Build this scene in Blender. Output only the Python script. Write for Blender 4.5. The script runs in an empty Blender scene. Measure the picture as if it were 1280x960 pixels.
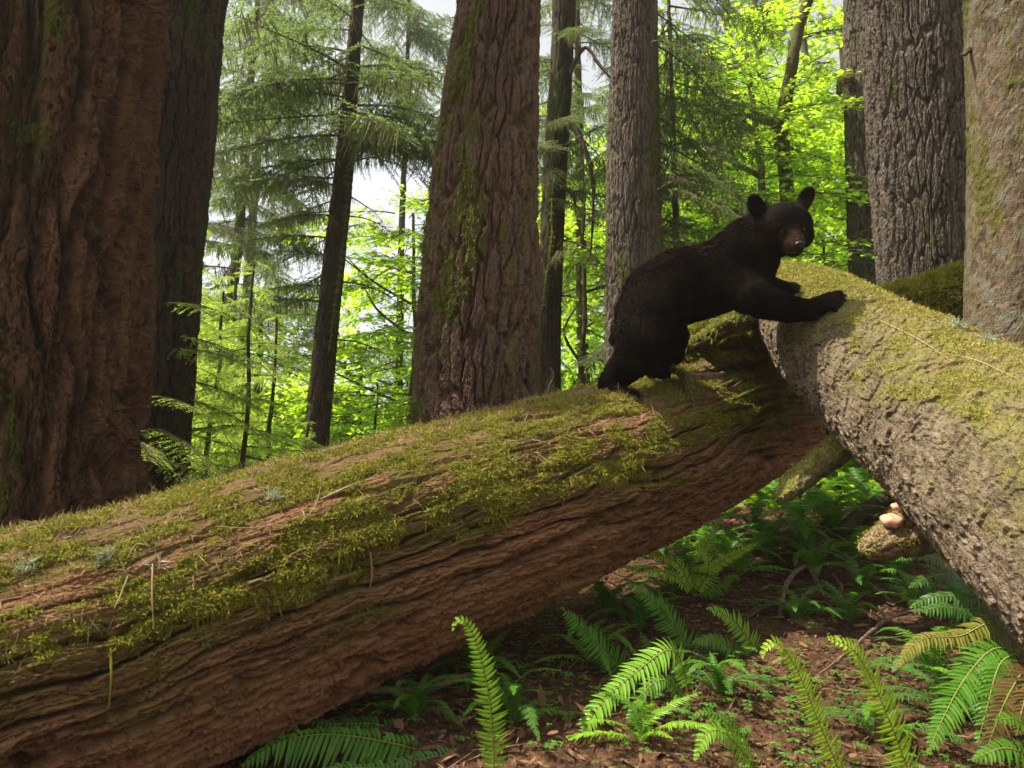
import bpy, math, random
import numpy as np
from mathutils import Vector, Matrix
from mathutils.bvhtree import BVHTree

scene = bpy.context.scene
COL = scene.collection
random.seed(7)
RNG = np.random.default_rng(11)

# ---------------------------------------------------------------- camera, sky, sun, exposure
CAMZ, PITCH, FPX = 1.6, math.radians(9.0), 1280 * 24 / 36
cam_data = bpy.data.cameras.new('camera')
cam = bpy.data.objects.new('camera', cam_data)
COL.objects.link(cam)
cam.location = (0, 0, CAMZ)
cam.rotation_euler = (math.radians(90) + PITCH, 0, 0)
cam_data.lens = 24
cam_data.sensor_width = 36
cam_data.clip_start = 0.05
cam_data.clip_end = 2000
cam_data.dof.use_dof = True
cam_data.dof.focus_distance = 4.9
cam_data.dof.aperture_fstop = 3.2
scene.camera = cam

SUN_AZ, SUN_EL = math.radians(-101), math.radians(60)     # azimuth measured from +Y towards +X
world = bpy.data.worlds.new('World')
scene.world = world
world.use_nodes = True
wn, wl = world.node_tree.nodes, world.node_tree.links
wn.clear()
sky = wn.new('ShaderNodeTexSky')
sky.sky_type = 'NISHITA'
sky.sun_disc = False
sky.sun_elevation = SUN_EL
sky.sun_rotation = SUN_AZ
sky.air_density = 1.0
sky.dust_density = 3.0
hsv = wn.new('ShaderNodeHueSaturation')
hsv.inputs['Saturation'].default_value = 0.12
hsv.inputs['Value'].default_value = 1.0
bgn = wn.new('ShaderNodeBackground')
bgn.inputs['Strength'].default_value = 0.115
wo = wn.new('ShaderNodeOutputWorld')
wl.new(sky.outputs[0], hsv.inputs['Color'])
wl.new(hsv.outputs[0], bgn.inputs['Color'])
wl.new(bgn.outputs[0], wo.inputs['Surface'])

sun_data = bpy.data.lights.new('sun', 'SUN')
sun = bpy.data.objects.new('sun', sun_data)
COL.objects.link(sun)
sun_data.energy = 4.1
sun_data.angle = math.radians(0.6)
sun_data.color = (1.0, 0.92, 0.77)
SDIR = Vector((math.sin(SUN_AZ) * math.cos(SUN_EL), math.cos(SUN_AZ) * math.cos(SUN_EL), math.sin(SUN_EL)))
sun.rotation_euler = SDIR.to_track_quat('Z', 'Y').to_euler()
sun.location = (5, 10, 30)

scene.view_settings.view_transform = 'Standard'
scene.view_settings.look = 'None'
scene.view_settings.exposure = 1.3
scene.view_settings.gamma = 1.0
scene.render.engine = 'CYCLES'
scene.render.resolution_x, scene.render.resolution_y = 1024, 768
scene.cycles.max_bounces = 7
scene.cycles.diffuse_bounces = 4
scene.cycles.transmission_bounces = 5
scene.cycles.glossy_bounces = 2
scene.cycles.sample_clamp_indirect = 6

HAZE = 0.001
CP, SP = math.cos(PITCH), math.sin(PITCH)


def D(px, py, d):
    """point of the place seen at pixel (px, py) of the 1280x960 photograph, d metres along the view axis"""
    a, b = (px - 640) / FPX, (480 - py) / FPX
    return Vector((d * a, d * (CP - SP * b), CAMZ + d * (SP + CP * b)))


# ---------------------------------------------------------------- numpy noise
def _h(ix, iy, seed):
    h = (ix.astype(np.int64) * 374761393 + iy.astype(np.int64) * 668265263 + seed * 1442695041) & 0xFFFFFFFF
    h = ((h ^ (h >> 13)) * 1274126177) & 0xFFFFFFFF
    h = ((h ^ (h >> 16)) * 2246822519) & 0xFFFFFFFF
    return ((h ^ (h >> 15)) & 0xFFFFFF) / float(0x1000000)


def pn(x, y, seed=0, per=None):
    x, y = np.broadcast_arrays(np.asarray(x, float), np.asarray(y, float))
    ix, iy = np.floor(x), np.floor(y)
    fx, fy = x - ix, y - iy
    ux, uy = fx * fx * fx * (fx * (fx * 6 - 15) + 10), fy * fy * fy * (fy * (fy * 6 - 15) + 10)
    out = []
    for dx in (0, 1):
        for dy in (0, 1):
            jx = ix + dx
            if per:
                jx = np.mod(jx, per)
            a = _h(jx, iy + dy, seed) * 2 * np.pi
            out.append(np.cos(a) * (fx - dx) + np.sin(a) * (fy - dy))
    a = out[0] + (out[1] - out[0]) * uy
    b = out[2] + (out[3] - out[2]) * uy
    return (a + (b - a) * ux) * 1.5


def fbm(x, y, seed=0, per=None, oct=3, gain=0.5):
    t, amp = 0, 1.0
    for k in range(oct):
        t = t + amp * pn(x, y, seed + k * 17, per)
        x, y, amp = x * 2, y * 2, amp * gain
        per = per * 2 if per else None
    return t


def voro(x, y, seed=0, per=None):
    x, y = np.broadcast_arrays(np.asarray(x, float), np.asarray(y, float))
    ix, iy = np.floor(x), np.floor(y)
    f1 = np.full(x.shape, 9.0); f2 = np.full(x.shape, 9.0)
    cid = np.zeros(x.shape); cx = np.zeros(x.shape); cy = np.zeros(x.shape)
    for dx in (-1, 0, 1):
        for dy in (-1, 0, 1):
            jx, jy = ix + dx, iy + dy
            hx = np.mod(jx, per) if per else jx
            a, b = _h(hx, jy, seed), _h(hx, jy, seed + 5)
            ddx, ddy = jx + .1 + .8 * a - x, jy + .1 + .8 * b - y
            d = np.sqrt(ddx ** 2 + ddy ** 2)
            c = d < f1
            f2 = np.where(c, f1, np.minimum(f2, d))
            cid = np.where(c, _h(hx, jy, seed + 9), cid)
            cx = np.where(c, ddx, cx); cy = np.where(c, ddy, cy)
            f1 = np.where(c, d, f1)
    return f1, f2, cid, cx, cy


def sst(a, b, x):
    t = np.clip((x - a) / (b - a), 0, 1)
    return t * t * (3 - 2 * t)


# ---------------------------------------------------------------- mesh helpers
def mesh_np(name, V, F, smooth=True, attrs=None):
    V = np.asarray(V, dtype=np.float32).reshape(-1, 3)
    me = bpy.data.meshes.new(name)
    if isinstance(F, np.ndarray):
        k = F.shape[1]
        me.vertices.add(len(V)); me.vertices.foreach_set('co', V.ravel())
        me.loops.add(F.size); me.loops.foreach_set('vertex_index', F.astype(np.int32).ravel())
        me.polygons.add(len(F))
        me.polygons.foreach_set('loop_start', np.arange(0, F.size, k, dtype=np.int32))
        me.polygons.foreach_set('loop_total', np.full(len(F), k, dtype=np.int32))
        me.update(calc_edges=True)
    else:
        me.from_pydata(V.tolist(), [], F)
    me.polygons.foreach_set('use_smooth', np.full(len(me.polygons), smooth))
    for k, a in (attrs or {}).items():
        a = np.asarray(a, dtype=np.float32)
        if a.ndim == 2:
            at = me.attributes.new(k, 'FLOAT_VECTOR', 'POINT'); at.data.foreach_set('vector', a.ravel())
        else:
            at = me.attributes.new(k, 'FLOAT', 'POINT'); at.data.foreach_set('value', a.ravel())
    me.update()
    return me


def link(name, me, mat=None, parent=None, loc=None):
    """link a mesh given in world coordinates under its thing"""
    o = bpy.data.objects.new(name, me)
    COL.objects.link(o)
    if mat is not None and len(me.materials) == 0:
        me.materials.append(mat)
    if parent is not None:
        o.parent = parent
    if loc is not None:
        o.location = loc
    return o


def child_world(name, me, mat, parent):
    o = link(name, me, mat, parent)
    o.matrix_parent_inverse = Matrix.Translation(-parent_loc(parent))
    return o


def parent_loc(p):
    v = Vector((0, 0, 0))
    while p is not None:
        v += p.location
        p = p.parent
        if p is not None:
            break
    return v


def tag(o, label=None, cat=None, group=None, kind=None):
    if label: o['label'] = label
    if cat: o['category'] = cat
    if group: o['group'] = group
    if kind: o['kind'] = kind
    return o


def thing(name, loc, label, cat, group=None):
    o = bpy.data.objects.new(name, None)
    COL.objects.link(o)
    o.location = loc
    o.empty_display_size = 0.2
    return tag(o, label, cat, group)


def blades(P, Dr, L, W, curl=None, side=None):
    """thin tapered blades: 5 verts, 3 tris each"""
    P = np.asarray(P, float); n = len(P)
    Dr = Dr / np.maximum(np.linalg.norm(Dr, axis=1, keepdims=True), 1e-6)
    if side is None:
        side = RNG.normal(size=(n, 3))
    S = np.cross(Dr, side); S /= np.maximum(np.linalg.norm(S, axis=1, keepdims=True), 1e-6)
    L = np.asarray(L, float).reshape(-1, 1) * np.ones((n, 1)); W = np.asarray(W, float).reshape(-1, 1) * np.ones((n, 1))
    c = curl if curl is not None else RNG.normal(size=(n, 3)) * .25
    m = P + Dr * L * .5 + c * L * .12
    t = P + Dr * L + c * L * .5
    V = np.stack([P - S * W * .3, P + S * W * .3, m + S * W * .5, m - S * W * .5, t], 1).reshape(-1, 3)
    b = np.arange(n)[:, None] * 5
    F = np.concatenate([b + np.array([[0, 1, 2]]), b + np.array([[0, 2, 3]]), b + np.array([[3, 2, 4]])], 1).reshape(-1, 3)
    return V, F


def merge(parts):
    Vs, Fs, off = [], [], 0
    for V, F in parts:
        Vs.append(V); Fs.append(F + off); off += len(V)
    return np.concatenate(Vs), np.concatenate(Fs)


def resample(pts, n, dens=None):
    """smooth (Catmull-Rom) resampling of a list of points (any dimension) to n rows"""
    P = np.array([list(p) for p in pts], float)
    if len(P) == 2:
        P = np.array([P[0], (P[0] * 2 + P[1]) / 3, (P[0] + 2 * P[1]) / 3, P[1]])
    E = np.vstack([2 * P[0] - P[1], P, 2 * P[-1] - P[-2]])
    t = np.linspace(0, 1, n) if dens is None else dens(np.linspace(0, 1, n))
    t = t * (len(P) - 1)
    i = np.minimum(t.astype(int), len(P) - 2); f = (t - i)[:, None]
    p0, p1, p2, p3 = E[i], E[i + 1], E[i + 2], E[i + 3]
    return .5 * (2 * p1 + (p2 - p0) * f + (2 * p0 - 5 * p1 + 4 * p2 - p3) * f ** 2 + (3 * p1 - p0 - 3 * p2 + p3) * f ** 3)


def tube(pts, rad, nu, nv, ref=(0, 1, 0), disp=None, dens=None, focus=0.6, caps=True):
    """tube round a curve; ref is the side where the seam sits (away from the camera). Returns dict of arrays."""
    C4 = resample([list(p) + [r] for p, r in zip(pts, rad)], nv, dens)
    Cn, R = C4[:, :3], C4[:, 3]
    T = np.gradient(Cn, axis=0); T /= np.linalg.norm(T, axis=1, keepdims=True)
    ref = np.array(ref, float)
    e1 = ref[None] - T * (T @ ref)[:, None]; e1 /= np.linalg.norm(e1, axis=1, keepdims=True)
    e2 = np.cross(T, e1)
    s = np.arange(nu) / nu
    a = 2 * np.pi * s + focus * np.sin(2 * np.pi * s)
    uf = np.broadcast_to((a / (2 * np.pi))[None], (nv, nu))
    ln = np.concatenate([[0], np.cumsum(np.linalg.norm(np.diff(Cn, axis=0), axis=1))])
    v = np.broadcast_to(ln[:, None], (nv, nu))
    N = e1[:, None] * np.cos(a)[None, :, None] + e2[:, None] * np.sin(a)[None, :, None]
    Rr = np.broadcast_to(R[:, None], (nv, nu))
    d, attrs = (0, {}) if disp is None else disp(uf, v, Rr, N)
    P = Cn[:, None] + N * (Rr + d)[..., None]
    i = np.arange(nv - 1)[:, None] * nu; j = np.arange(nu)[None]; jn = (j + 1) % nu
    F = np.stack([i + j, i + jn, i + nu + jn, i + nu + j], -1).reshape(-1, 4)
    V = P.reshape(-1, 3)
    buv = np.stack([uf * 2 * np.pi * float(R.mean()), v, np.zeros_like(v)], -1).reshape(-1, 3)
    attrs = {k: np.broadcast_to(x, (nv, nu)).ravel() for k, x in attrs.items()}
    if caps:
        c0 = len(V)
        V = np.vstack([V, Cn[0] - T[0] * 0.0, Cn[-1]])
        q0 = np.stack([np.full(nu, c0), (np.arange(nu) + 1) % nu, np.arange(nu), np.arange(nu)], -1)
        o = (nv - 1) * nu
        q1 = np.stack([np.full(nu, c0 + 1), o + np.arange(nu), o + (np.arange(nu) + 1) % nu, o + (np.arange(nu) + 1) % nu], -1)
        attrs = {k: np.concatenate([x, [0, 0]]) for k, x in attrs.items()}
        buv = np.vstack([buv, buv[:1], buv[-1:]])
        tri = np.vstack([q0[:, :3], q1[:, :3]])
    else:
        tri = None
    attrs['buv'] = buv
    return dict(V=V, F=F, tri=tri, attrs=attrs, P=P, N=N)


def tube_mesh(name, t, smooth=True):
    if t['tri'] is None:
        return mesh_np(name, t['V'], t['F'], smooth, t['attrs'])
    q, tr = t['F'], t['tri']
    me = bpy.data.meshes.new(name)
    V = t['V'].astype(np.float32)
    me.vertices.add(len(V)); me.vertices.foreach_set('co', V.ravel())
    li = np.concatenate([q.ravel(), tr.ravel()]).astype(np.int32)
    me.loops.add(len(li)); me.loops.foreach_set('vertex_index', li)
    me.polygons.add(len(q) + len(tr))
    st = np.concatenate([np.arange(len(q)) * 4, len(q) * 4 + np.arange(len(tr)) * 3]).astype(np.int32)
    tt = np.concatenate([np.full(len(q), 4), np.full(len(tr), 3)]).astype(np.int32)
    me.polygons.foreach_set('loop_start', st); me.polygons.foreach_set('loop_total', tt)
    me.update(calc_edges=True)
    me.polygons.foreach_set('use_smooth', np.full(len(me.polygons), smooth))
    for k, a in t['attrs'].items():
        a = np.asarray(a, dtype=np.float32)
        if a.ndim == 2:
            at = me.attributes.new(k, 'FLOAT_VECTOR', 'POINT'); at.data.foreach_set('vector', a.ravel())
        else:
            at = me.attributes.new(k, 'FLOAT', 'POINT'); at.data.foreach_set('value', a.ravel())
    me.update()
    return me


# ---------------------------------------------------------------- materials
class NT:
    def __init__(s, name):
        s.m = bpy.data.materials.new(name); s.m.use_nodes = True
        s.n, s.l = s.m.node_tree.nodes, s.m.node_tree.links
        s.b = s.n['Principled BSDF']; s.out = s.n['Material Output']

    def new(s, t, **k):
        n = s.n.new(t)
        for a, v in k.items():
            setattr(n, a, v)
        return n

    def set(s, sock, v):
        if hasattr(v, 'is_linked') or hasattr(v, 'links'):
            s.l.new(v, sock)
        elif isinstance(v, (tuple, list)) and len(v) == 3 and sock.type == 'RGBA':
            sock.default_value = (*v, 1)
        else:
            sock.default_value = v

    def attr(s, name, vec=False):
        n = s.new('ShaderNodeAttribute', attribute_name=name)
        return n.outputs['Vector'] if vec else n.outputs['Fac']

    def noise(s, vec, scale, detail=4, rough=.6, stretch=None, dist=0):
        if stretch:
            mp = s.new('ShaderNodeMapping'); s.set(mp.inputs['Vector'], vec)
            mp.inputs['Scale'].default_value = stretch; vec = mp.outputs[0]
        n = s.new('ShaderNodeTexNoise'); s.set(n.inputs['Vector'], vec)
        n.inputs['Scale'].default_value = scale; n.inputs['Detail'].default_value = detail
        n.inputs['Roughness'].default_value = rough; n.inputs['Distortion'].default_value = dist
        return n.outputs['Fac']

    def ramp(s, fac, stops):
        r = s.new('ShaderNodeValToRGB'); s.set(r.inputs[0], fac)
        e = r.color_ramp.elements
        while len(e) < len(stops): e.new(.5)
        for k, (p, c) in enumerate(stops):
            e[k].position = p; e[k].color = (*c, 1) if isinstance(c, (tuple, list)) else (c, c, c, 1)
        return r.outputs[0]

    def mix(s, f, a, b):
        m = s.new('ShaderNodeMix', data_type='RGBA')
        s.set(m.inputs[0], f); s.set(m.inputs[6], a); s.set(m.inputs[7], b)
        return m.outputs[2]

    def math(s, op, a, b=0.0, clamp=False):
        m = s.new('ShaderNodeMath', operation=op, use_clamp=clamp)
        s.set(m.inputs[0], a); s.set(m.inputs[1], b)
        return m.outputs[0]

    def bump(s, h, strength=.5, dist=.01, prev=None):
        b = s.new('ShaderNodeBump'); s.set(b.inputs['Height'], h)
        b.inputs['Strength'].default_value = strength; b.inputs['Distance'].default_value = dist
        if prev is not None: s.set(b.inputs['Normal'], prev)
        return b.outputs[0]

    def objco(s):
        return s.new('ShaderNodeTexCoord').outputs['Object']

    def fin(s, col, rough=.85, normal=None, spec=.25):
        s.set(s.b.inputs['Base Color'], col); s.set(s.b.inputs['Roughness'], rough)
        s.b.inputs['Specular IOR Level'].default_value = spec
        if normal is not None: s.set(s.b.inputs['Normal'], normal)
        return s.m


def bark_mat(name, dark, mid, light, moss=(.10, .105, .012), film=(.065, .058, .014), fine=(1, .12, 1), fs=60, lichen=None, litter=(.27, .17, .085)):
    t = NT(name)
    uv = t.attr('buv', True)
    n1 = t.noise(uv, fs * .18, 5, .65, fine)
    n2 = t.noise(uv, fs, 6, .7, fine)
    n3 = t.noise(uv, fs * 3, 3, .6)
    col = t.ramp(n1, [(.36, dark), (.49, mid), (.62, light)])
    col = t.mix(t.ramp(n2, [(.40, .75), (.50, 0)]), col, dark)
    col = t.mix(t.ramp(n3, [(.54, 0), (.66, .6)]), col, light)
    col = t.mix(t.ramp(n2, [(.50, 0), (.62, .8)]), col, light)
    n4 = t.noise(uv, fs * .62, 3, .6, (1, .45, 1))
    col = t.mix(t.ramp(n4, [(.56, 0), (.66, .75)]), col, light)
    col = t.mix(t.ramp(n4, [(.34, .45), (.44, 0)]), col, dark)
    col = t.mix(t.attr('plate'), col, t.mix(.5, light, mid))
    if lichen:
        ln = t.noise(uv, 5.5, 6, .7)
        col = t.mix(t.ramp(ln, [(.50, 0), (.57, .75)]), col, lichen)
    fn = t.math('MULTIPLY', t.attr('film'), t.ramp(t.noise(uv, 14, 5, .7), [(.3, .35), (.6, 1)]))
    col = t.mix(fn, col, t.mix(t.noise(uv, 40, 3), film, (film[0] * 1.6, film[1] * 1.7, film[2] * 1.4)))
    ln2 = t.noise(uv, 90, 4, .7, (1, .4, 1))
    col = t.mix(t.math('MULTIPLY', t.attr('litter'), t.ramp(ln2, [(.35, .2), (.6, 1)])), col, t.mix(n3, litter, (litter[0] * .45, litter[1] * .4, litter[2] * .4)))
    mn = t.noise(uv, 22, 5, .7)
    mcol = t.mix(t.ramp(mn, [(.35, 0), (.65, 1)]), (moss[0] * .45, moss[1] * .5, moss[2] * .7), (moss[0] * 1.5, moss[1] * 1.4, moss[2] * 1.3))
    col = t.mix(t.attr('moss'), col, mcol)
    h = t.math('ADD', t.math('MULTIPLY', n2, .8), t.math('MULTIPLY', n3, .35))
    h = t.math('ADD', h, t.math('MULTIPLY', n1, 1.2))
    nb = t.bump(h, 1.0, .035)
    return t.fin(col, .9, nb, .15)


def leaf_mat(name, c1, c2, trans=.5, tc=None, rough=.5, hue_scale=.6, spec=.3, dead=None):
    t = NT(name)
    g = t.new('ShaderNodeNewGeometry')
    ri = g.outputs['Random Per Island']
    oi = t.new('ShaderNodeObjectInfo').outputs['Random']
    pos = g.outputs['Position']
    pnz = t.noise(pos, hue_scale, 3)
    f = t.math('ADD', t.math('MULTIPLY', ri, .5), t.math('MULTIPLY', t.math('SUBTRACT', pnz, .25), .9))
    f = t.math('ADD', f, t.math('MULTIPLY', t.math('SUBTRACT', oi, .5), .35), True)
    col = t.mix(f, c1, c2)
    if dead:
        col = t.mix(t.ramp(ri, [(.90, 0), (.94, 1)]), col, dead)
    tcol = t.mix(f, tuple(x * 2.0 for x in (tc or c1)), tuple(x * 2.0 for x in (tc or c2))) if tc is None else t.mix(f, tuple(x * .7 for x in tc), tc)
    t.fin(col, rough, None, spec)
    tr = t.new('ShaderNodeBsdfTranslucent'); t.set(tr.inputs['Color'], tcol)
    ms = t.new('ShaderNodeMixShader'); ms.inputs[0].default_value = trans
    t.l.new(t.b.outputs[0], ms.inputs[1]); t.l.new(tr.outputs[0], ms.inputs[2])
    t.l.new(ms.outputs[0], t.out.inputs['Surface'])
    return t.m


def plain_mat(name, c1, c2, scale=30, rough=.85, spec=.2, bump=.4, stretch=None):
    t = NT(name)
    co = t.objco()
    n = t.noise(co, scale, 5, .65, stretch)
    return t.fin(t.mix(t.ramp(n, [(.3, 0), (.7, 1)]), c1, c2), rough, t.bump(n, bump, .01), spec)


M = {}
M['redbark'] = bark_mat('red_fissured_bark', (.024, .012, .007), (.088, .041, .020), (.19, .102, .055), fs=55)
M['log_bark'] = bark_mat('fallen_log_bark', (.045, .019, .009), (.165, .068, .027), (.35, .185, .095), moss=(.15, .15, .02), film=(.085, .075, .016), fs=55)
M['grey_flaky'] = bark_mat('grey_flaky_bark', (.042, .028, .017), (.130, .094, .056), (.27, .208, .14), moss=(.22, .21, .045), film=(.13, .115, .03), fine=(1, .45, 1), fs=42, litter=(.34, .28, .12))
M['brownbark'] = bark_mat('brown_ridged_bark', (.030, .018, .011), (.100, .058, .034), (.215, .140, .090), moss=(.10, .11, .012), film=(.09, .085, .018), fs=50)
M['greybark'] = bark_mat('grey_ridged_bark', (.035, .026, .019), (.108, .084, .060), (.20, .165, .125), moss=(.075, .085, .012), film=(.09, .085, .03), fs=50)
M['smoothbark'] = bark_mat('smooth_tan_bark', (.045, .031, .016), (.105, .074, .039), (.18, .132, .076), moss=(.09, .09, .015), film=(.12, .10, .035), fine=(1, .5, 1), fs=26, lichen=(.17, .158, .115))
M['darkbark'] = bark_mat('dark_ridged_bark', (.018, .012, .008), (.050, .032, .020), (.10, .066, .043), moss=(.05, .065, .01), film=(.05, .055, .015), fs=50)
M['mosslog'] = bark_mat('moss_covered_bark', (.05, .04, .01), (.09, .07, .02), (.14, .12, .04), moss=(.12, .125, .015), fs=40)
M['twig'] = plain_mat('bare_twig_bark', (.05, .03, .02), (.14, .09, .06), 40)
M['mossytwig'] = plain_mat('mossy_limb_bark', (.032, .032, .010), (.105, .092, .022), 18, bump=.8)
M['deadwood'] = plain_mat('dead_wood', (.09, .055, .035), (.30, .20, .13), 25, stretch=(1, 1, 1))
M['slabwood'] = plain_mat('brown_bark_slab', (.07, .035, .018), (.20, .115, .06), 22)
M['moss'] = leaf_mat('moss_shoots', (.12, .115, .010), (.36, .32, .040), .25, (.38, .40, .05), .8, 5.0, .1)
M['moss_pale'] = leaf_mat('pale_moss_shoots', (.17, .16, .03), (.46, .42, .12), .25, (.5, .46, .12), .8, 5.0, .1)
M['mossdark'] = leaf_mat('dark_moss_shoots', (.04, .05, .008), (.12, .125, .018), .25, (.2, .2, .03), .8, 5.0, .1)
M['needle_litter'] = leaf_mat('dry_needle_litter', (.20, .11, .055), (.50, .36, .20), .1, (.4, .3, .15), .8, 3.0, .1)
M['lichen'] = leaf_mat('pale_lichen', (.24, .27, .16), (.42, .43, .28), .2, (.4, .5, .35), .8, 9, .1)
M['fern'] = leaf_mat('sword_fern_green', (.045, .14, .010), (.12, .28, .018), .35, (.20, .50, .03), .45, 1.5, .35)
M['fern_bright'] = leaf_mat('young_fern_green', (.13, .30, .013), (.26, .46, .03), .35, (.32, .62, .03), .45, 1.5, .35)
M['fern_dark'] = leaf_mat('old_fern_green', (.030, .09, .012), (.07, .18, .022), .3, (.10, .30, .03), .45, 1.5, .35)
M['fern_brown'] = leaf_mat('dying_fern_brown', (.09, .05, .018), (.20, .125, .035), .3, (.24, .15, .04), .6, 2, .2)
M['fern_yellow'] = leaf_mat('yellowing_fern', (.14, .14, .02), (.27, .24, .04), .3, (.35, .3, .05), .6, 2, .2)
M['fern_glow'] = leaf_mat('young_fern_sun_painted', (.24, .40, .02), (.38, .58, .04), .4, (.6, .85, .05), .45, 1.5, .3)  # young frond colour, with sunlight missing on these fronds put into it
M['rachis'] = plain_mat('fern_stalk', (.14, .17, .03), (.24, .24, .06), 20)
M['oxalis'] = leaf_mat('wood_sorrel_leaf', (.035, .13, .012), (.10, .26, .02), .4, (.18, .42, .03), .5, 2, .3)
M['litter'] = leaf_mat('brown_leaf_litter', (.06, .03, .015), (.26, .14, .075), .1, (.2, .1, .05), .85, 3, .1)
M['maple'] = leaf_mat('maple_leaf', (.08, .22, .012), (.20, .38, .02), .6, (.60, .95, .04), .5, .5, .3)
M['maple_yellow'] = leaf_mat('maple_leaf_sun_painted', (.13, .27, .012), (.27, .42, .02), .6, (.66, .95, .04), .5, .5, .3)  # brighter, yellower copy of the maple leaf; sunlight put into its colour
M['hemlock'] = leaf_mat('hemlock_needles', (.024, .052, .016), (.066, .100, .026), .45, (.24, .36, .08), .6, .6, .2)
M['hemlock_lit'] = leaf_mat('young_hemlock_lit_paint', (.11, .22, .020), (.24, .38, .035), .62, (.75, 1.0, .12), .6, .6, .2)  # lit copy of the hemlock needles, brightness of sunlight put into the colour
M['fir_hang'] = leaf_mat('hanging_beard_moss', (.07, .085, .03), (.16, .17, .06), .45, (.34, .35, .13), .8, .8, .1)
M['farleaf'] = leaf_mat('distant_leaves', (.10, .22, .03), (.22, .36, .05), .6, (.60, .88, .12), .6, .12, .2)


# ---------------------------------------------------------------- ground
def gz(x, y):
    x = np.asarray(x, float); y = np.asarray(y, float)
    z = np.interp(y, [-30, 0, 3, 5.5, 7.5, 10, 15, 30, 80, 300], [-.6, .12, .47, .80, 1.18, 1.42, 1.6, 1.9, 3.2, 9])
    z = z - .35 * sst(0.0, -3.0, x) * sst(1, 5, y) + .35 * sst(2.0, 6, x) * sst(4, 9, y)
    return z + .09 * fbm(x * .45, y * .45, 3) + .035 * fbm(x * 1.9, y * 1.9, 9)


def gz1(x, y): return float(gz(np.array([x]), np.array([y]))[0])


def ground_at(px, py):
    """point of the ground seen at a pixel"""
    d0 = 1.0
    for k in range(400):
        p = D(px, py, d0)
        if p.z <= gz1(p.x, p.y): return p, d0
        d0 += .05
    return p, d0


def warp_axis(lo, hi, c, n, k=4.0):
    t = np.linspace(-1, 1, n)
    s = np.sinh(k * t) / math.sinh(k)
    return np.where(s < 0, c + s * (c - lo), c + s * (hi - c))


gx = warp_axis(-200, 200, 1.3, 420, 5.2); gy = warp_axis(-40, 400, 4.2, 460, 5.6)
X, Y = np.meshgrid(gx, gy)
Z = gz(X, Y)
near = np.exp(-((X - 1.5) / 5) ** 2 - ((Y - 4.5) / 4) ** 2)
Z = Z + near * (.018 * fbm(X * 7, Y * 7, 21, oct=4) + .012 * np.abs(fbm(X * 19, Y * 19, 25, oct=2)))
nx, ny = len(gx), len(gy)
i = np.arange(ny - 1)[:, None] * nx; j = np.arange(nx - 1)[None]
F = np.stack([i + j, i + j + 1, i + nx + j + 1, i + nx + j], -1).reshape(-1, 4)
t = NT('forest_floor')
co = t.objco()
n1 = t.noise(co, 1.3, 5, .65); n2 = t.noise(co, 28, 6, .75); n3 = t.noise(co, 110, 4, .7)
col = t.ramp(n2, [(.30, (.024, .012, .007)), (.5, (.085, .043, .023)), (.66, (.20, .112, .064))])
col = t.mix(t.ramp(n1, [(.56, 0), (.66, .6)]), col, (.05, .065, .014))
col = t.mix(t.ramp(n3, [(.6, 0), (.72, .7)]), col, (.34, .22, .13))
soil = t.fin(col, .95, t.bump(t.math('ADD', n2, t.math('MULTIPLY', n3, .5)), .9, .03), .1)
gr = link('forest_floor', mesh_np('forest_floor', np.stack([X, Y, Z], -1), F, True), soil)
tag(gr, kind='structure')


# ---------------------------------------------------------------- bark relief
def furrow(per_m=9, lenm=1.2, depth=.05, width=.16, flake=.004, seed=1, plates=.25, twist=0.0):
    """bark of long plates parted by a network of sharp furrows; per_m plates per metre of girth, lenm their length"""
    def f(uf, v, R, N):
        K = max(4, int(round(per_m * 2 * math.pi * float(R.mean()))))
        s = uf * K
        w = fbm(uf * 6, v * .55, seed + 3, 6, 3) * .6 + fbm(s * .9, v * 3.2 / lenm, seed + 4, None, 3) * .26
        g1, g2, gid, gx_, gy_ = voro(s + w + twist * v, v / lenm + .25 * w, seed, None)
        e = g2 - g1
        wall = sst(.0, width, e)
        dome = sst(0, .6, e)
        w2 = w + .25 * fbm(s * 2.5, v * 9, seed + 6, None, 2)
        f1, f2, cid, cx, cy = voro(s * 2.6 + w2 * 2.0, v * 3.4 / lenm + w2 * 1.2, seed + 70)
        edge = 1 - sst(0, .10, f2 - f1)
        h1, h2, hid, hx_, hy_ = voro(s * 6.0 + w2 * 3, v * 13 / lenm ** .5 + w2 * 2, seed + 90)
        hedge = 1 - sst(0, .12, h2 - h1)
        fib = fbm(s * 9 + w * 4, v * 2.2, seed + 51, None, 3)
        fin_ = fbm(s * 14, v * 34, seed + 57, None, 2)
        d = depth * (1.35 * (wall - 1) + .12 * (dome - .5) - .30 * edge + .30 * (cid - .5) + .25 * cx * wall + .26 * (hid - .5) + .12 * hx_ - .16 * hedge)
        d = d + flake * (1.2 * fib + 1.1 * fin_) * (.4 + .6 * wall)
        d = d + depth * .45 * fbm(uf * 5, v * .7, seed + 61, 5, 2)
        return d, {'plate': np.clip(plates * wall * (.15 + .8 * sst(.45, .95, cid) * (1 - edge) + .6 * sst(.6, .95, hid)), 0, 1)}
    return f


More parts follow.
